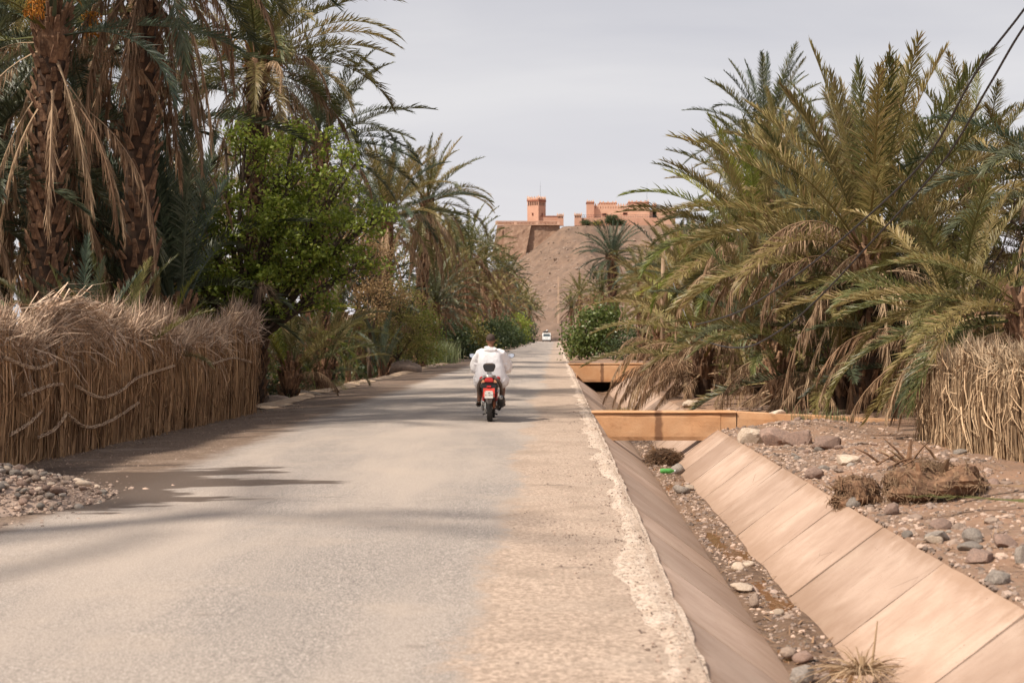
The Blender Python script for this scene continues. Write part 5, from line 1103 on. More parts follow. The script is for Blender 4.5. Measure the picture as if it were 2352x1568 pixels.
e = empty('terrace_balustrade', (kx(1212), KY - 1.2, kz(518)), 'pale pink terrace balustrade running under the watchtower', 'balustrade')
x0, x1, yb_ = kx(1139.5), kx(1284), KY - 1.2; zb0, zb1 = kz(517.5), kz(508)
mb = MB(); mb.box(((x0 + x1) / 2, yb_, zb0 + .12), (x1 - x0, .5, .24)); mb.build('plinth', M['kas_l'], e)
mb = MB(); mb.box(((x0 + x1) / 2, yb_, zb1 - .1), (x1 - x0 + .1, .46, .22)); mb.build('rail', M['kas_l'], e)
n = 46
for k in range(n + 1):
    X = x0 + .15 + (x1 - x0 - .3) * k / n; mb = MB(); wd = .7 if k in (0, 14, 30, n) else .2
    mb.box((X, yb_, (zb0 + zb1) / 2), (wd, .36, zb1 - zb0 - .42)); mb.build('baluster', M['kas_l'], e)
mb = MB(); mb.box(((x0 + x1) / 2, yb_ + .6, (zb0 + zb1) / 2 - .1), (x1 - x0 - .4, .1, zb1 - zb0 - .3)); mb.build('shaded_terrace_wall', M['kas_d'], e)  # dark red colour stands in for the shade behind the balusters
# battered retaining wall with two setbacks
e = empty('retaining_wall', (kx(1200), KY - 1.5, 25), 'battered stone retaining wall under the terrace balustrade', 'wall')
def batter(xa, xb, ytop, zt, zbm, bat, xbb=None, xab=None):
    mb = MB(); xa2 = xa if xab is None else xab; xb2 = xb if xbb is None else xbb; N = 10; v = []; f = []
    for j in range(N + 1):
        t = j / N; y_ = ytop - bat * (1 - t)
        for i in range(N + 1):
            s = i / N; X = (xa2 * (1 - t) + xa * t) * (1 - s) + (xb2 * (1 - t) + xb * t) * s; v.append((X, y_ + .35 * float(fbm(X * .6, (zbm + (zt - zbm) * t) * .6, 3)), zbm + (zt - zbm) * t))
    for j in range(N):
        for i in range(N): f.append((j * (N + 1) + i, j * (N + 1) + i + 1, (j + 1) * (N + 1) + i + 1, (j + 1) * (N + 1) + i))
    b = len(v); v += [(xa, ytop + 5, zt), (xb, ytop + 5, zt), (xa2, ytop + 5, zbm), (xb2, ytop + 5, zbm)]; T = N * (N + 1)
    f += [(T, T + N, b + 1, b), tuple([j * (N + 1) for j in range(N + 1)] + [b, b + 2]), tuple(reversed([j * (N + 1) + N for j in range(N + 1)] + [b + 1, b + 3]))]
    mb.add(v, f); return mb
zt_ = kz(517)
batter(kx(1142), kx(1158), KY + 1.0, zt_, kz(600), 2.2, None, kx(1128)).build('wall_section', M['retain'], e)
batter(kx(1158), kx(1220.5), KY - 1.3, zt_ + .02, kz(600), 3.0, kx(1205)).build('wall_section', M['retain'], e)
batter(kx(1220), kx(1286), KY - .4, zt_ + .01, kz(600), 1.6, None, kx(1200)).build('wall_section', M['retain'], e)
# long fortress
e = empty('fortress', (kx(1430), KY + 8, kz(512)), 'long pink fortress with pointed battlements and corner towers on the hill', 'fortress')
fy_ = KY + 6
zt_w = kz(469); mb = MB(); mb.box(((kx(1361) + kx(1495)) / 2, fy_ + 6, (zt_w + kz(515)) / 2), (kx(1495) - kx(1361), 12, zt_w - kz(515))); mb.build('curtain_wall', M['kas_l'], e)
mb = MB(); merlons(mb, (kx(1366), fy_ + .2, zt_w), (kx(1455), fy_ + .2, zt_w), 15, .95, .36); merlons(mb, (kx(1458), fy_ + .2, zt_w), (kx(1495), fy_ + .2, zt_w), 6, .75, .34); mb.build('battlements', M['kas_l'], e)
for k in range(15):
    X = kx(1366) + (kx(1455) - kx(1366)) * (k + .5) / 15; mb = MB(); v = [(X - .14, fy_ - .012, zt_w - .55), (X, fy_ - .012, zt_w - .05), (X + .14, fy_ - .012, zt_w - .55), (X, fy_ - .012, zt_w - 1.0)]; mb.add(v + [(a, b + .1, c) for a, b, c in v], [(0, 1, 2, 3), (7, 6, 5, 4)] + [(i, i + 4, (i + 1) % 4 + 4, (i + 1) % 4) for i in range(4)]); mb.build('slit', M['kas_d'], e)
niche(e, kx(1389.5), fy_ - .02, kz(489), 1.2, .5); niche(e, kx(1438), fy_ - .02, kz(487), 1.2, .5)
def block(px0, px1, ptop, pbot, y, dep, crown=True, mat='kas_l', band=True, name='tower_block'):
    xa, xb = kx(px0), kx(px1); zt = kz(ptop) - .45; mb = MB(); mb.box(((xa + xb) / 2, y + dep / 2, (kz(pbot) + zt) / 2), (xb - xa, dep, zt - kz(pbot))); o = mb.build(name, M[mat], e)
    if band: mb = MB(); mb.box(((xa + xb) / 2, y + dep / 2, zt - .35), (xb - xa + .3, dep + .3, .28)); mb.build('dark_band', M['kas_d'], o)
    if band and xb - xa > 4:
        for k in range(7): mb = MB(); mb.box((xa + (xb - xa) * (k + .5) / 7, y - .02, zt - 1.25), (.30, .06, .5)); mb.build('niche', M['kas_d'], o)
    mb = MB()
    for a in (xa + .25, xb - .25):
        for b in (y + .2, y + dep - .2): horn(mb, (a, b, zt), .85, .25)
    merlons(mb, (xa + .5, y + .15, zt), (xb - .5, y + .15, zt), max(2, int((xb - xa) / 1.6)), .5, .34); mb.build('battlements', M['kas_l'], o)
block(1348, 1365.5, 457, 500, fy_ - 1.5, 4, mat='kas'); block(1379, 1419.5, 455, 475, fy_ + 4, 6); block(1446, 1494, 455, 475, fy_ + 1.5, 6); block(1503, 1512, 462, 500, fy_ + 2, 2)
mb = MB(); mb.box(((kx(1493) + kx(1556)) / 2, fy_ + 5, (kz(477) + kz(515)) / 2), (kx(1556) - kx(1493), 6, kz(477) - kz(515))); mb.build('side_wall', M['kas_l'], e); mb = MB(); merlons(mb, (kx(1512), fy_ + 2.1, kz(477)), (kx(1556), fy_ + 2.1, kz(477)), 7, .8, .36); mb.build('battlements', M['kas_l'], e)
mb = MB(); mb.tube([(kx(1491), fy_ + 5, kz(458)), (kx(1491), fy_ + 5, kz(411))], [.05, .02], 5); mb.build('antenna', M['iron'], e)
e = empty('fortress_terrace', (kx(1420), KY + 1, kz(518)), 'terrace with iron railing in front of the long fortress', 'terrace')
mb = MB(); mb.box(((kx(1331) + kx(1512)) / 2, KY + 3, (kz(500) + kz(520)) / 2), (kx(1512) - kx(1331), 5, kz(500) - kz(520))); mb.build('terrace_wall', M['kas'], e)
rl = MB(); xa, xb = kx(1331), kx(1512)
for z in (kz(500) + .35, kz(500) + .95): rl.box(((xa + xb) / 2, KY + .6, z), (xb - xa, .07, .07))
for k in range(46): rl.box((xa + (xb - xa) * k / 45, KY + .6, kz(500) + .48), (.07, .06, .96))
rl.build('railing', M['iron'], e)
leafy('hilltop_bush', (kx(1404), KY - 1, kz(520)), [((kx(1404), KY - 1, kz(504)), (2.1, 1.6, 1.7)), ((kx(1428), KY - 1, kz(512)), (1.6, 1.2, 1.0))], 2400, .34, 'leaf_dark', 'dark green bush before the fortress terrace', 'bush', 61, twigs=60, clump=.4)
leafy('hilltop_bush', (kx(1345), KY - 1, kz(520)), [((kx(1346), KY - 1, kz(512)), (1.7, 1.2, .9))], 800, .34, 'leaf_dark', 'small dark bush right of the fortress gate post', 'bush', 62, twigs=30, clump=.4)
leafy('hilltop_bush', (kx(1375), KY - 1, kz(520)), [((kx(1372), KY - 1, kz(512)), (2.3, 1.2, .7))], 700, .34, 'leaf_olive', 'sparse brownish bush in the middle of the fortress terrace wall', 'bush', 63, twigs=30, clump=.45)

# ------------------------------------------------------------------ poles and wires
M['wood'] = surf('weathered_wood', (.36, .25, .17), (.24, .16, .105), 6, .9, .4, 40, stretch=(1, 1, .2)); M['conc'] = surf('pole_concrete', (.52, .37, .27), (.46, .32, .23), 2, .9)
e = empty('utility_pole', (kx(1278) + (1282 - VX) / FPX * 330, 330, 0), 'pale tapered concrete utility pole at the foot of the hill', 'pole'); X = (1282.5 - VX) / FPX * 330
mb = MB(); mb.box((X, 330, 7.2), (.62, .5, 15.5), None, (.5, .5)); mb.build('shaft', M['conc'], e)
mb = MB(); X = (1290.5 - VX) / FPX * 205; mb.tube([(X, 205, -.3), (X, 205, 3.6)], .09, 6); tag(mb.build('post', M['twig']), 'thin dark post at the right road edge near the van', 'post')
p = at(1522, 700, 50); e = empty('wooden_post', (p.x, 50, 0), 'weathered wooden post with guy wires among the right palms', 'post'); mb = MB(); mb.tube([(p.x, 50, 0), (p.x, 50, 2.6), at(1524, 566, 50)], [.085, .08, .07], 8); mb.build('shaft', M['wood'], e, True)
M['cable'] = plain('black_cable', (.03, .028, .03), .5); M['wire'] = plain('grey_wire', (.35, .36, .38), .4, .6)
mb = MB(); a = at(1524, 582, 50); mb.tube([a, at(1572, 660, 45), at(1624, 790, 39)], .012, 5); mb.tube([a, at(1560, 690, 44), at(1590, 760, 40)], .010, 5); mb.build('guy_wire', M['wire'], e)
def cable(pts, label):
    P = [at(*q) for q in pts]; out = []
    for i in range(len(P) - 1):
        a, b, c, d = P[max(i - 1, 0)], P[i], P[i + 1], P[min(i + 2, len(P) - 1)]
        for k in range(8): t = k / 8; out.append(.5 * ((2 * b) + (c - a) * t + (2 * a - 5 * b + 4 * c - d) * t * t + (3 * b - a - 3 * c + d) * t ** 3))
    out.append(P[-1]); mb = MB(); mb.tube(out, .013, 6); tag(mb.build('cable', M['cable'], None, True), label, 'cable', 'sagging cables over the right palms')
cable([(2500, -190, 12.5), (2352, 22, 13.5), (2240, 170, 14.5), (2130, 360, 16), (1990, 500, 18), (1851, 616, 20), (1717, 706, 23), (1640, 735, 26), (1600, 745, 31)], 'upper of the two black cables sagging across the right palms')
cable([(2500, -140, 12.5), (2352, 62, 13.5), (2270, 200, 14.5), (2160, 380, 16), (1996, 562, 18.5), (1895, 670, 20), (1821, 738, 21), (1746, 786, 22.5), (1702, 798, 23.5), (1655, 794, 25.5), (1610, 780, 31)], 'lower of the two black cables sagging across the right palms')

# ------------------------------------------------------------------ van
M['white'] = plain('white_paint', (.74, .74, .72), .3, 0, .5, .4); M['glass'] = plain('dark_glass', (.06, .075, .08), .08, 0, .7); M['black'] = plain('black_plastic', (.018, .018, .019), .55); M['rubber'] = surf('rubber', (.022, .021, .021), (.05, .045, .042), 8, .85, .4, 80)
M['lamp'] = plain('lamp_lens', (.55, .57, .58), .12, .1, .8); M['steel'] = plain('steel', (.42, .42, .42), .3, .9); M['chrome'] = plain('chrome', (.72, .72, .72), .12, 1); M['amber'] = plain('amber_lens', (.62, .30, .16), .2); M['redlens'] = plain('red_lens', (.58, .015, .02), .2, 0, .6, .5)
def wheel(par, c, Rr, wd, world=False, spokes=5):
    Mx = Matrix.Translation(c); t = MB(); pr = [(Rr * .70, -wd * .38), (Rr * .80, -wd * .5), (Rr * .93, -wd * .47), (Rr * .985, -wd * .28), (Rr, 0), (Rr * .985, wd * .28), (Rr * .93, wd * .47), (Rr * .80, wd * .5), (Rr * .70, wd * .38), (Rr * .70, -wd * .38)]
    t.revolve(pr, 36, Mx)
    for k in range(36):                                      # tread blocks
        a = 2 * math.pi * k / 36
        for sx in (-.28, 0, .28): t.box(Vector(c) + Vector((sx * wd, math.cos(a + sx * .2) * Rr * (.992 - abs(sx) * .06), math.sin(a + sx * .2) * Rr * (.992 - abs(sx) * .06))), (wd * .2, Rr * .08, Rr * .035), (a + sx * .2 - math.pi / 2, 0, 0))
    ty = t.build('tyre', M['rubber'], par, False, world=world); rm = MB(); rm.revolve([(Rr * .70, -wd * .36), (Rr * .62, -wd * .3), (Rr * .62, wd * .3), (Rr * .70, wd * .36)], 28, Mx); rm.revolve([(0, -wd * .55), (Rr * .16, -wd * .55), (Rr * .16, wd * .55), (0, wd * .55)], 14, Mx)
    for k in range(spokes): a = 2 * math.pi * k / spokes; rm.tube([Vector(c) + Vector((0, math.cos(a) * Rr * .12, math.sin(a) * Rr * .12)), Vector(c) + Vector((0, math.cos(a) * Rr * .66, math.sin(a) * Rr * .66))], [Rr * .09, Rr * .06], 6)
    rm.build('rim', M['steel'], ty, True, world=False)
v = empty('van', (-2.05, 296, 0), 'white minivan with a loaded roof rack coming down the far end of the road', 'van')
def vp(name, mat, fn, par=None, bev=0, sm=False): mb = MB(); fn(mb); return mb.build(name, M[mat], par or v, sm, bev, world=False)
side = [(0.05, .42), (0.0, .62), (.10, .98), (.45, 1.08), (.95, 1.78), (1.25, 1.86), (4.2, 1.86), (4.3, 1.2), (4.28, .42)]
vp('body', 'white', lambda m: m.prism([(a, b) for a, b in side], 'x', -.86, .86), bev=.09)
ws = MB(); ws.add([(-.76, .46, 1.12), (.76, .46, 1.12), (.66, .90, 1.70), (-.66, .90, 1.70), (-.76, .50, 1.10), (.76, .50, 1.10), (.66, .94, 1.68), (-.66, .94, 1.68)], [(0, 1, 2, 3), (7, 6, 5, 4), (0, 4, 5, 1), (1, 5, 6, 2), (2, 6, 7, 3), (3, 7, 4, 0)])
ws.v = [(a, b - .035, c + .02) for a, b, c in ws.v]; ws.build('windscreen', M['glass'], v, world=False)
vp('bumper', 'white', lambda m: m.box((0, -.02, .52), (1.72, .16, .2)), bev=.04); vp('lower_grille', 'black', lambda m: m.box((0, .0, .37), (1.6, .14, .12))); vp('grille', 'black', lambda m: m.box((0, .045, .80), (.7, .05, .08)))
for s in (-1, 1):
    vp('headlight', 'lamp', lambda m: m.box((s * .62, .05, .76), (.36, .08, .17)), bev=.02); vp('wing_mirror', 'black', lambda m: m.box((s * .98, .72, 1.18), (.16, .09, .24)), bev=.03); vp('side_window', 'glass', lambda m: m.box((s * .862, 2.4, 1.42), (.02, 2.6, .46)))
    for y_ in (.75, 3.4): wheel(v, (s * .74, y_, .32), .32, .2)
vp('number_plate', 'lamp', lambda m: m.box((0, -.11, .5), (.5, .02, .11)))
rk = vp('roof_rack', 'black', lambda m: [m.box((s * .6, 2.4, 1.98), (.05, 2.4, .05)) for s in (-1, 1)] + [m.box((0, 1.3 + k * .55, 2.0), (1.25, .04, .04)) for k in range(5)] + [m.box((s * .6, 1.4 + k, 1.92), (.04, .04, .14)) for s in (-1, 1) for k in range(3)])
mb = MB(); mb.ell((-.2, 2.0, 2.14), (.62, .8, .16), 14, 8); o = mb.build('cargo_bundle', M['black'], None, True); o.location = v.location; tag(o, 'dark bundle tied on the van roof rack', 'bundle')
mb = MB(); mb.ell((.08, 1.7, 2.38), (.2, .22, .16), 12, 8); o = mb.build('cargo_sack', M['white'], None, True); o.location = v.location; tag(o, 'small white sack on top of the van roof load', 'sack')

# ------------------------------------------------------------------ motorcycle, seen from behind
RY = FPX * CAM_H / (970 - VY); RX = (1125.4 - VX) / FPX * RY
M['red'] = plain('red_paint', (.55, .02, .018), .25, 0, .5, .5); M['redplate'] = plain('red_plate', (.75, .07, .045), .45); M['plate'] = plain('number_plate', (.78, .74, .68), .5); M['ink'] = plain('plate_ink', (.02, .02, .02), .6)
M['greyp'] = plain('grey_plastic', (.16, .14, .13), .5); M['brownp'] = plain('worn_fairing', (.13, .095, .075), .45); M['rust'] = surf('rusty_hub', (.34, .13, .07), (.20, .08, .05), 30, .7); M['blacksoft'] = plain('vinyl', (.022, .019, .019), .4, 0, .5, .3); M['silver'] = plain('silver_paint', (.50, .49, .47), .3, .5)
M['mirror'] = plain('mirror_glass', (.85, .87, .9), .03, 1)
m_ = empty('motorcycle', (RX, RY, 0), 'red and black light motorcycle seen from behind on the road', 'motorcycle')
def mp_(name, mat, fn, par=None, bev=0, sm=False, seg=2): q = MB(); fn(q); return q.build(name, M[mat], par or m_, sm, bev, world=False, seg=seg)
wheel(m_, (0, 0, .29), .29, .095); wheel(m_, (0, 1.24, .29), .29, .078)
mp_('mud_flap', 'greyp', lambda q: q.prism([(-.058, .49), (.058, .49), (.062, .45), (.045, .385), (.02, .37), (-.02, .37), (-.045, .385), (-.062, .45)], 'y', -.345, -.325), bev=.004)
mp_('mudguard', 'black', lambda q: q.tube([(0, -.33, .47), (0, -.26, .56), (0, -.1, .625), (0, .08, .62), (0, .2, .55)], [.06, .068, .07, .07, .06], 8, True, .25), sm=True)
mp_('plate_holder', 'redplate', lambda q: q.box((0, -.40, .573), (.212, .012, .165), (-.12, 0, 0)), bev=.004)
pl = mp_('number_plate', 'plate', lambda q: q.prism([(-.078, .472), (.078, .472), (.078, .592), (.055, .607), (-.055, .607), (-.078, .592)], 'y', -.428, -.422), bev=.003)
def text(s, x, z, size, par, y):
    c = bpy.data.curves.new('plate_text', 'FONT'); c.body = s; c.size = size; c.align_x = 'CENTER'; c.align_y = 'CENTER'; c.extrude = .0012; c.space_character = 1.1; c.materials.append(M['ink'])
    tmp = bpy.data.objects.new('tmp', c); COL.objects.link(tmp); me = bpy.data.meshes.new_from_object(tmp); bpy.data.objects.remove(tmp); bpy.data.curves.remove(c)
    o = bpy.data.objects.new('plate_text', me); COL.objects.link(o); o.parent = par; o.location = (x, y, z); o.rotation_euler = (R(90), 0, 0)
text('39', 0, .566, .040, pl, -.4295); text('011675', 0, .528, .040, pl, -.4295)
mp_('plate_bolt', 'steel', lambda q: [q.ell((s * .062, -.431, .590), (.006, .004, .006), 6, 4) for s in (-1, 1)])
mp_('tail_light', 'redlens', lambda q: q.box((0, -.385, .685), (.084, .05, .032)), bev=.008)
mp_('tail_body', 'black', lambda q: q.prism([(-.09, .50), (.09, .50), (.135, .60), (.145, .70), (.12, .755), (.06, .775), (-.06, .775), (-.12, .755), (-.145, .70), (-.135, .60)], 'y', -.36, .15), bev=.02)
mp_('tail_fairing', 'red', lambda q: q.prism([(-.085, .765), (.085, .765), (.075, .83), (.04, .845), (-.04, .845), (-.075, .83)], 'y', -.39, .1), bev=.015)
for s in (-1, 1):
    mp_('indicator', 'amber', lambda q: q.prism([(s * .080, .755), (s * .150, .752), (s * .118, .808), (s * .085, .80)], 'y', -.372, -.33), bev=.006)
    mp_('side_panel', 'brownp', lambda q: q.tube([(s * .10, -.30, .835), (s * .165, -.22, .79), (s * .205, -.10, .70), (s * .215, 0, .60), (s * .19, .06, .50)], [.022, .03, .034, .032, .02], 8), sm=True)
    mp_('side_fairing', 'red', lambda q: q.tube([(s * .155, -.12, .835), (s * .17, .1, .80), (s * .165, .4, .74)], [.03, .045, .05], 8), sm=True)
    sh = mp_('shock_absorber', 'steel', lambda q: (q.tube([(s * .122, .0, .60), (s * .118, .0, .30)], .014, 10), q.tube([(s * .12, .0, .415), (s * .118, .0, .31)], .022, 10)), sm=True)
    def spring(q):
        pts = [(s * .121 + .027 * math.cos(k * .9), .027 * math.sin(k * .9), .575 - .165 * k / 62) for k in range(63)]; q.tube(pts, .0065, 5)
    q = MB(); spring(q); q.build('spring', M['red'], sh, True, world=False)
    mp_('swing_arm', 'steel', lambda q: q.tube([(s * .085, -.03, .29), (s * .09, .45, .33)], [.022, .03], 8), sm=True)
    mp_('footrest', 'silver', lambda q: (q.tube([(s * .15, .2, .375), (s * .285, .16, .385)], [.011, .010], 8), q.box((s * .16, .2, .40), (.02, .05, .06))))
    mi = mp_('mirror_stalk', 'black', lambda q: q.tube([(s * .24, .86, 1.03), (s * .27, .84, 1.14), (s * .315, .82, 1.215)], [.007, .007, .009], 8), sm=True)
    g1 = [(-.078, -.008), (-.055, .036), (.03, .050), (.080, .034), (.070, -.022), (.02, -.048), (-.05, -.038)]
    g1 = [(s * (a + .045) + s * .315, b * 1.0 + 1.232 + .02 * s * a) for a, b in g1]
    q = MB(); q.prism(g1, 'y', .800, .84); mh = q.build('mirror_housing', M['black'], mi, False, .012, world=False)
    cxm = sum(a for a, b in g1) / 7; czm = sum(b for a, b in g1) / 7; q = MB(); q.prism([(cxm + (a - cxm) * .86, czm + (b - czm) * .84) for a, b in g1], 'y', .7965, .803); q.build('mirror_glass', M['mirror'], mh, world=False)
    mp_('handgrip', 'black', lambda q: q.tube([(s * .22, .80, 1.02), (s * .36, .76, 1.015)], .017, 10), sm=True)
    mp_('brake_lever', 'steel', lambda q: q.tube([(s * .20, .87, 1.02), (s * .30, .87, 1.012), (s * .38, .84, 1.01)], [.007, .006, .006], 6), sm=True)
    mp_('fork_leg', 'steel', lambda q: q.tube([(s * .07, 1.24, .29), (s * .07, 1.02, .80)], [.02, .024], 10), sm=True)
    mp_('stand_foot', 'black', lambda q: (q.tube([(0, .12, .20), (s * .10, .05, .165), (s * .13, .02, .155)], [.012, .012, .018], 8)), sm=True)
mp_('grab_rail', 'silver', lambda q: q.tube([(-.095, .0, .86), (-.10, -.22, .875), (-.07, -.30, .88), (0, -.33, .882), (.07, -.30, .88), (.10, -.22, .875), (.095, 0, .86)], .017, 10), sm=True)
mp_('rail_plate', 'chrome', lambda q: q.box((0, -.27, .90), (.13, .1, .018)), bev=.008); mp_('rear_cowl', 'silver', lambda q: q.ell((0, -.22, .862), (.10, .14, .03), 16, 8), sm=True)
mp_('backrest_bracket', 'silver', lambda q: q.box((0, -.27, .94), (.085, .03, .07)), bev=.008)
br = mp_('backrest', 'blacksoft', lambda q: q.prism([(-.078, .955), (.078, .955), (.095, .99), (.120, 1.055), (.105, 1.095), (.06, 1.115), (-.06, 1.115), (-.105, 1.095), (-.120, 1.055), (-.095, .99)], 'y', -.315, -.25), bev=.022, seg=3)
q = MB(); q.prism([(-.095, 1.085), (.095, 1.085), (.058, 1.113), (-.058, 1.113)], 'y', -.319, -.29); q.build('backrest_trim', M['brownp'], br, False, .006, world=False)
mp_('seat', 'blacksoft', lambda q: q.prism([(-.26, .80), (-.2, .84), (.1, .82), (.35, .78), (.6, .80), (.6, .74), (-.26, .74)], 'x', -.12, .12), bev=.03)
mp_('tank', 'red', lambda q: q.prism([(.55, .72), (.6, .82), (.85, .92), (1.0, .93), (1.02, .7), (.9, .55), (.6, .6)], 'x', -.13, .13), bev=.05)
mp_('front_fairing', 'red', lambda q: q.prism([(.98, .75), (1.0, 1.0), (1.08, 1.06), (1.2, .9), (1.18, .72)], 'x', -.14, .14), bev=.04)
mp_('headlight', 'lamp', lambda q: q.ell((0, 1.17, .87), (.09, .05, .07), 14, 8), sm=True); mp_('front_mudguard', 'red', lambda q: q.tube([(0, .98, .46), (0, 1.1, .57), (0, 1.24, .61), (0, 1.4, .57), (0, 1.5, .48)], .055, 8, True, .3), sm=True)
mp_('handlebar', 'black', lambda q: q.tube([(-.36, .76, 1.015), (-.2, .84, 1.025), (-.08, .95, 1.0), (.08, .95, 1.0), (.2, .84, 1.025), (.36, .76, 1.015)], .012, 10), sm=True)
mp_('frame', 'black', lambda q: (q.tube([(0, .98, .85), (0, .7, .45), (0, .3, .3), (0, .05, .45), (0, -.1, .62)], .025, 10), q.box((0, .45, .6), (.16, .4, .2))), sm=False)
mp_('engine', 'greyp', lambda q: (q.box((0, .42, .33), (.26, .34, .2)), q.tube([(0, .5, .38), (0, .74, .46)], .075, 12), q.tube([(-.16, .38, .32), (.16, .38, .32)], .085, 14)), bev=.015)
mp_('chain_guard', 'silver', lambda q: q.prism([(-.05, .17), (-.10, .26), (-.06, .36), (.05, .40), (.3, .37), (.32, .30), (.06, .22)], 'x', -.098, -.070), bev=.008)
mp_('brake_drum', 'rust', lambda q: q.revolve([(0, .055), (.075, .055), (.08, .085), (.05, .105), (0, .105)], 18, Matrix.Translation((0, .0, .34))), sm=True)
mp_('crankcase_cover', 'steel', lambda q: q.revolve([(0, -.17), (.05, -.165), (.06, -.15), (.06, -.12), (0, -.12)], 16, Matrix.Translation((0, .25, .27))), sm=True)
ex = mp_('exhaust', 'black', lambda q: (q.tube([(.225, -.36, .482), (.222, -.34, .478), (.215, -.1, .40), (.21, .18, .31)], [.040, .056, .058, .045], 16), q.tube([(.21, .18, .31), (.16, .4, .22), (.06, .62, .25), (.03, .72, .40)], .02, 10)), sm=True)
q = MB(); q.tube([(.226, -.39, .492), (.2255, -.355, .481)], [.017, .019], 14, False); q.tube([(.2255, -.366, .484), (.225, -.36, .482)], [.034, .034], 16); q.build('exhaust_tip', M['steel'], ex, True, world=False)
mp_('exhaust_shield', 'greyp', lambda q: q.tube([(.245, -.22, .455), (.243, .0, .385)], .048, 12, True, .9), sm=True)

# ------------------------------------------------------------------ rider
M['skin'] = surf('skin', (.20, .095, .055), (.165, .078, .046), 12, .55, .1, 80); M['hair'] = surf('short_hair', (.05, .034, .026), (.075, .05, .04), 90, .85, .5, 200)
t = NT('white_cotton'); t.color(t.mix(t.noise(3, 3), (.84, .81, .815), (.88, .86, .865))); t.rough(.9); t.b.inputs['Sheen Weight'].default_value = .15; t.bump(t.math('ADD', t.noise(5, 4, .55, t.pos((1.4, 1.4, .35)), 1.0), t.math('MULTIPLY', t.noise(90, 2), .06)), .55, .05); M['cloth'] = t.m
M['sandal'] = plain('dark_leather', (.03, .022, .018), .6)
pe = empty('person', (RX, RY, 0), 'rider in a loose white hooded robe sitting on the motorcycle, seen from behind', 'person')
def remesh(mb, name, mat, par, vox, sm_it=4, disp=None):
    o = mb.build(name, mat, par, True, world=False); rm = o.modifiers.new('remesh', 'REMESH'); rm.mode = 'VOXEL'; rm.voxel_size = vox; rm.use_smooth_shade = True
    sm = o.modifiers.new('smooth', 'SMOOTH'); sm.factor = .5; sm.iterations = sm_it
    if disp:
        tx = bpy.data.textures.new(name + '_folds', 'CLOUDS'); tx.noise_scale = disp[1]; tx.noise_depth = 2; d = o.modifiers.new('folds', 'DISPLACE'); d.texture = tx; d.strength = disp[0]; d.mid_level = .5; d.texture_coords = 'LOCAL'
    return o
b = MB()
b.ell((0, .285, 1.540), (.080, .098, .108), 20, 14); b.ell((0, .335, 1.483), (.052, .055, .06), 14, 10)      # skull and jaw
b.ell((0, .392, 1.513), (.014, .020, .018), 8, 6); b.ell((0, .384, 1.533), (.009, .012, .028), 8, 6)            # nose
b.ell((0, .378, 1.473), (.024, .012, .009), 10, 6)                                                               # lips
for s in (-1, 1):
    b.ell((s * .079, .285, 1.523), (.010, .020, .031), 10, 8, (0, 0, s * .3)); b.ell((s * .030, .372, 1.548), (.017, .010, .008), 8, 6)   # ears, brows
b.tube([(0, .275, 1.49), (0, .255, 1.39), (0, .235, 1.32)], [.058, .056, .075], 14)
for c_, r_ in (((0, .23, 1.25), (.14, .08, .09)), ((0, .215, 1.15), (.155, .10, .14)), ((0, .19, 1.0), (.135, .09, .14)), ((0, .18, .88), (.15, .11, .11))): b.ell(c_, r_, 16, 12)
for s in (-1, 1):
    b.tube([(s * .08, .23, 1.30), (s * .16, .24, 1.285), (s * .255, .33, 1.17), (s * .315, .44, 1.06), (s * .33, .58, 1.03), (s * .325, .70, 1.03)], [.04, .045, .045, .04, .036, .028], 12)
    b.tube([(s * .325, .70, 1.03), (s * .315, .77, 1.04)], [.028, .036], 10, True, .6)                           # palm over the grip
    for k in range(4):
        x = s * (.255 + .026 * k); L_ = (.9, 1.0, .97, .8)[k]; b.tube([(x + s * .012, .745, 1.045), (x, .785 + .006 * L_, 1.042), (x - s * .004, .792, 1.012), (x - s * .004, .770, .996)], [.0105, .0095, .0088, .008], 8)
    b.tube([(s * .262, .745, 1.030), (s * .238, .765, 1.008), (s * .222, .785, 1.000)], [.0125, .0105, .009], 8)
    b.tube([(s * .08, .18, .86), (s * .13, .30, .85), (s * .20, .56, .79), (s * .215, .66, .76)], [.11, .10, .075, .062], 14)
    b.tube([(s * .215, .66, .76), (s * .215, .55, .63), (s * .212, .35, .48), (s * .215, .20, .395)], [.06, .056, .05, .036], 12)
    b.tube([(s * .215, .165, .375), (s * .22, .20, .355), (s * .232, .30, .335), (s * .240, .39, .325)], [.032, .038, .036, .024], 12, True, .8)
remesh(b, 'body', M['skin'], pe, .0075, 2)
h = MB(); h.ell((0, .272, 1.566), (.084, .098, .090), 24, 16); h.v = [p_ for p_ in h.v]; o = h.build('hair', M['hair'], pe, True, world=False)
for s in (-1, 1):
    q = MB(); q.ell((s * .030, .372, 1.534), (.012, .009, .009), 10, 8); q.build('eye', plain('eye', (.5, .48, .45), .2), pe, True, world=False)
    q = MB(); q.prism([(s * .185, .13), (s * .25, .13), (s * .262, .25), (s * .272, .36), (s * .25, .425), (s * .215, .425), (s * .198, .36), (s * .195, .25)], 'z', .287, .312); sd = q.build('sandal', M['sandal'], pe, False, .006, world=False)
    q = MB(); q.tube([(s * .195, .33, .31), (s * .21, .325, .368), (s * .24, .325, .372), (s * .268, .33, .31)], .009, 6, True, 2.2); q.tube([(s * .186, .17, .31), (s * .18, .15, .36), (s * .218, .125, .375), (s * .252, .15, .355), (s * .25, .17, .31)], .008, 6, True, 2.0); q.build('strap', M['sandal'], sd, True, world=False)
rb = MB()
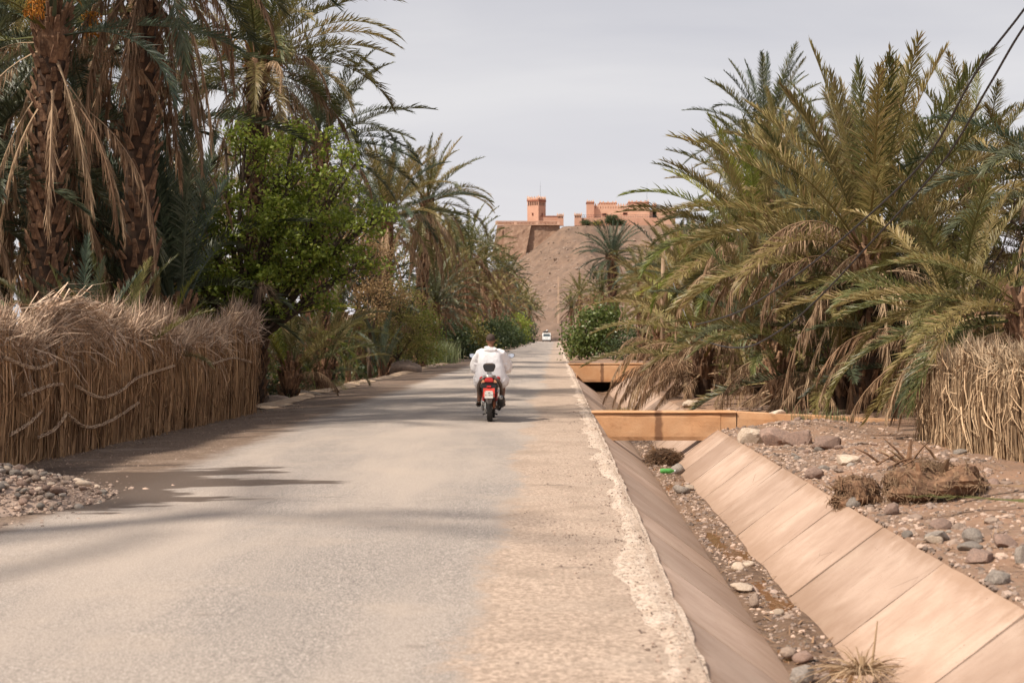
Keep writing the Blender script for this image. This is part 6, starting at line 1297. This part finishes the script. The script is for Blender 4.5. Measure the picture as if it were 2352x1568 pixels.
rings = [(1.40, .085, .085, .255), (1.375, .125, .105, .25), (1.34, .19, .135, .24), (1.26, .218, .155, .225), (1.15, .238, .175, .20), (1.02, .262, .195, .175), (.90, .29, .215, .165), (.80, .315, .23, .17), (.735, .31, .22, .18), (.70, .25, .18, .2)]
v_ = []; f_ = []; n = 28
for z, a, bb, cy_ in rings:
    for k in range(n): q = 2 * math.pi * k / n; pw = .82; v_.append((a * math.copysign(abs(math.cos(q)) ** pw, math.cos(q)), cy_ + bb * math.copysign(abs(math.sin(q)) ** pw, math.sin(q)), z))
for i in range(len(rings) - 1):
    for k in range(n): f_.append((i * n + k, i * n + (k + 1) % n, (i + 1) * n + (k + 1) % n, (i + 1) * n + k))
f_ += [tuple(range(n)), tuple(reversed(range((len(rings) - 1) * n, len(rings) * n)))]; rb.add(v_, f_)
for s in (-1, 1):
    rb.tube([(s * .13, .24, 1.325), (s * .205, .245, 1.29), (s * .265, .32, 1.18), (s * .305, .42, 1.07), (s * .325, .54, 1.02), (s * .325, .66, 1.015)], [.07, .08, .09, .097, .082, .062], 16)
    rb.tube([(s * .27, .30, 1.12), (s * .305, .38, 1.01), (s * .325, .50, .965), (s * .33, .60, .97)], [.06, .075, .07, .045], 14, True, 1.0)      # hanging sleeve
    rb.tube([(s * .12, .15, .80), (s * .19, .36, .80), (s * .225, .60, .765), (s * .235, .68, .70)], [.16, .145, .12, .09], 16)                     # robe over the thighs
    rb.tube([(s * .19, .08, .80), (s * .235, .14, .72), (s * .235, .22, .66)], [.11, .085, .05], 14)                                               # bunched hem
robe = remesh(rb, 'robe', M['cloth'], pe, .012, 5, (.022, .16))
hd = MB(); hd.tube([(.10 * math.cos(a) * (1.25 if math.sin(a) < 0 else 1.0), .25 + (.125 if math.sin(a) < 0 else .10) * math.sin(a), 1.372 - .02 * math.sin(a)) for a in np.linspace(0, 2 * math.pi, 24)], .042, 12, False); hd.ell((0, .13, 1.35), (.135, .055, .055), 16, 10); hd.ell((-.03, .12, 1.385), (.09, .04, .03), 12, 8, (0, .25, 0))
remesh(hd, 'hood', M['cloth'], pe, .008, 3, (.014, .06))
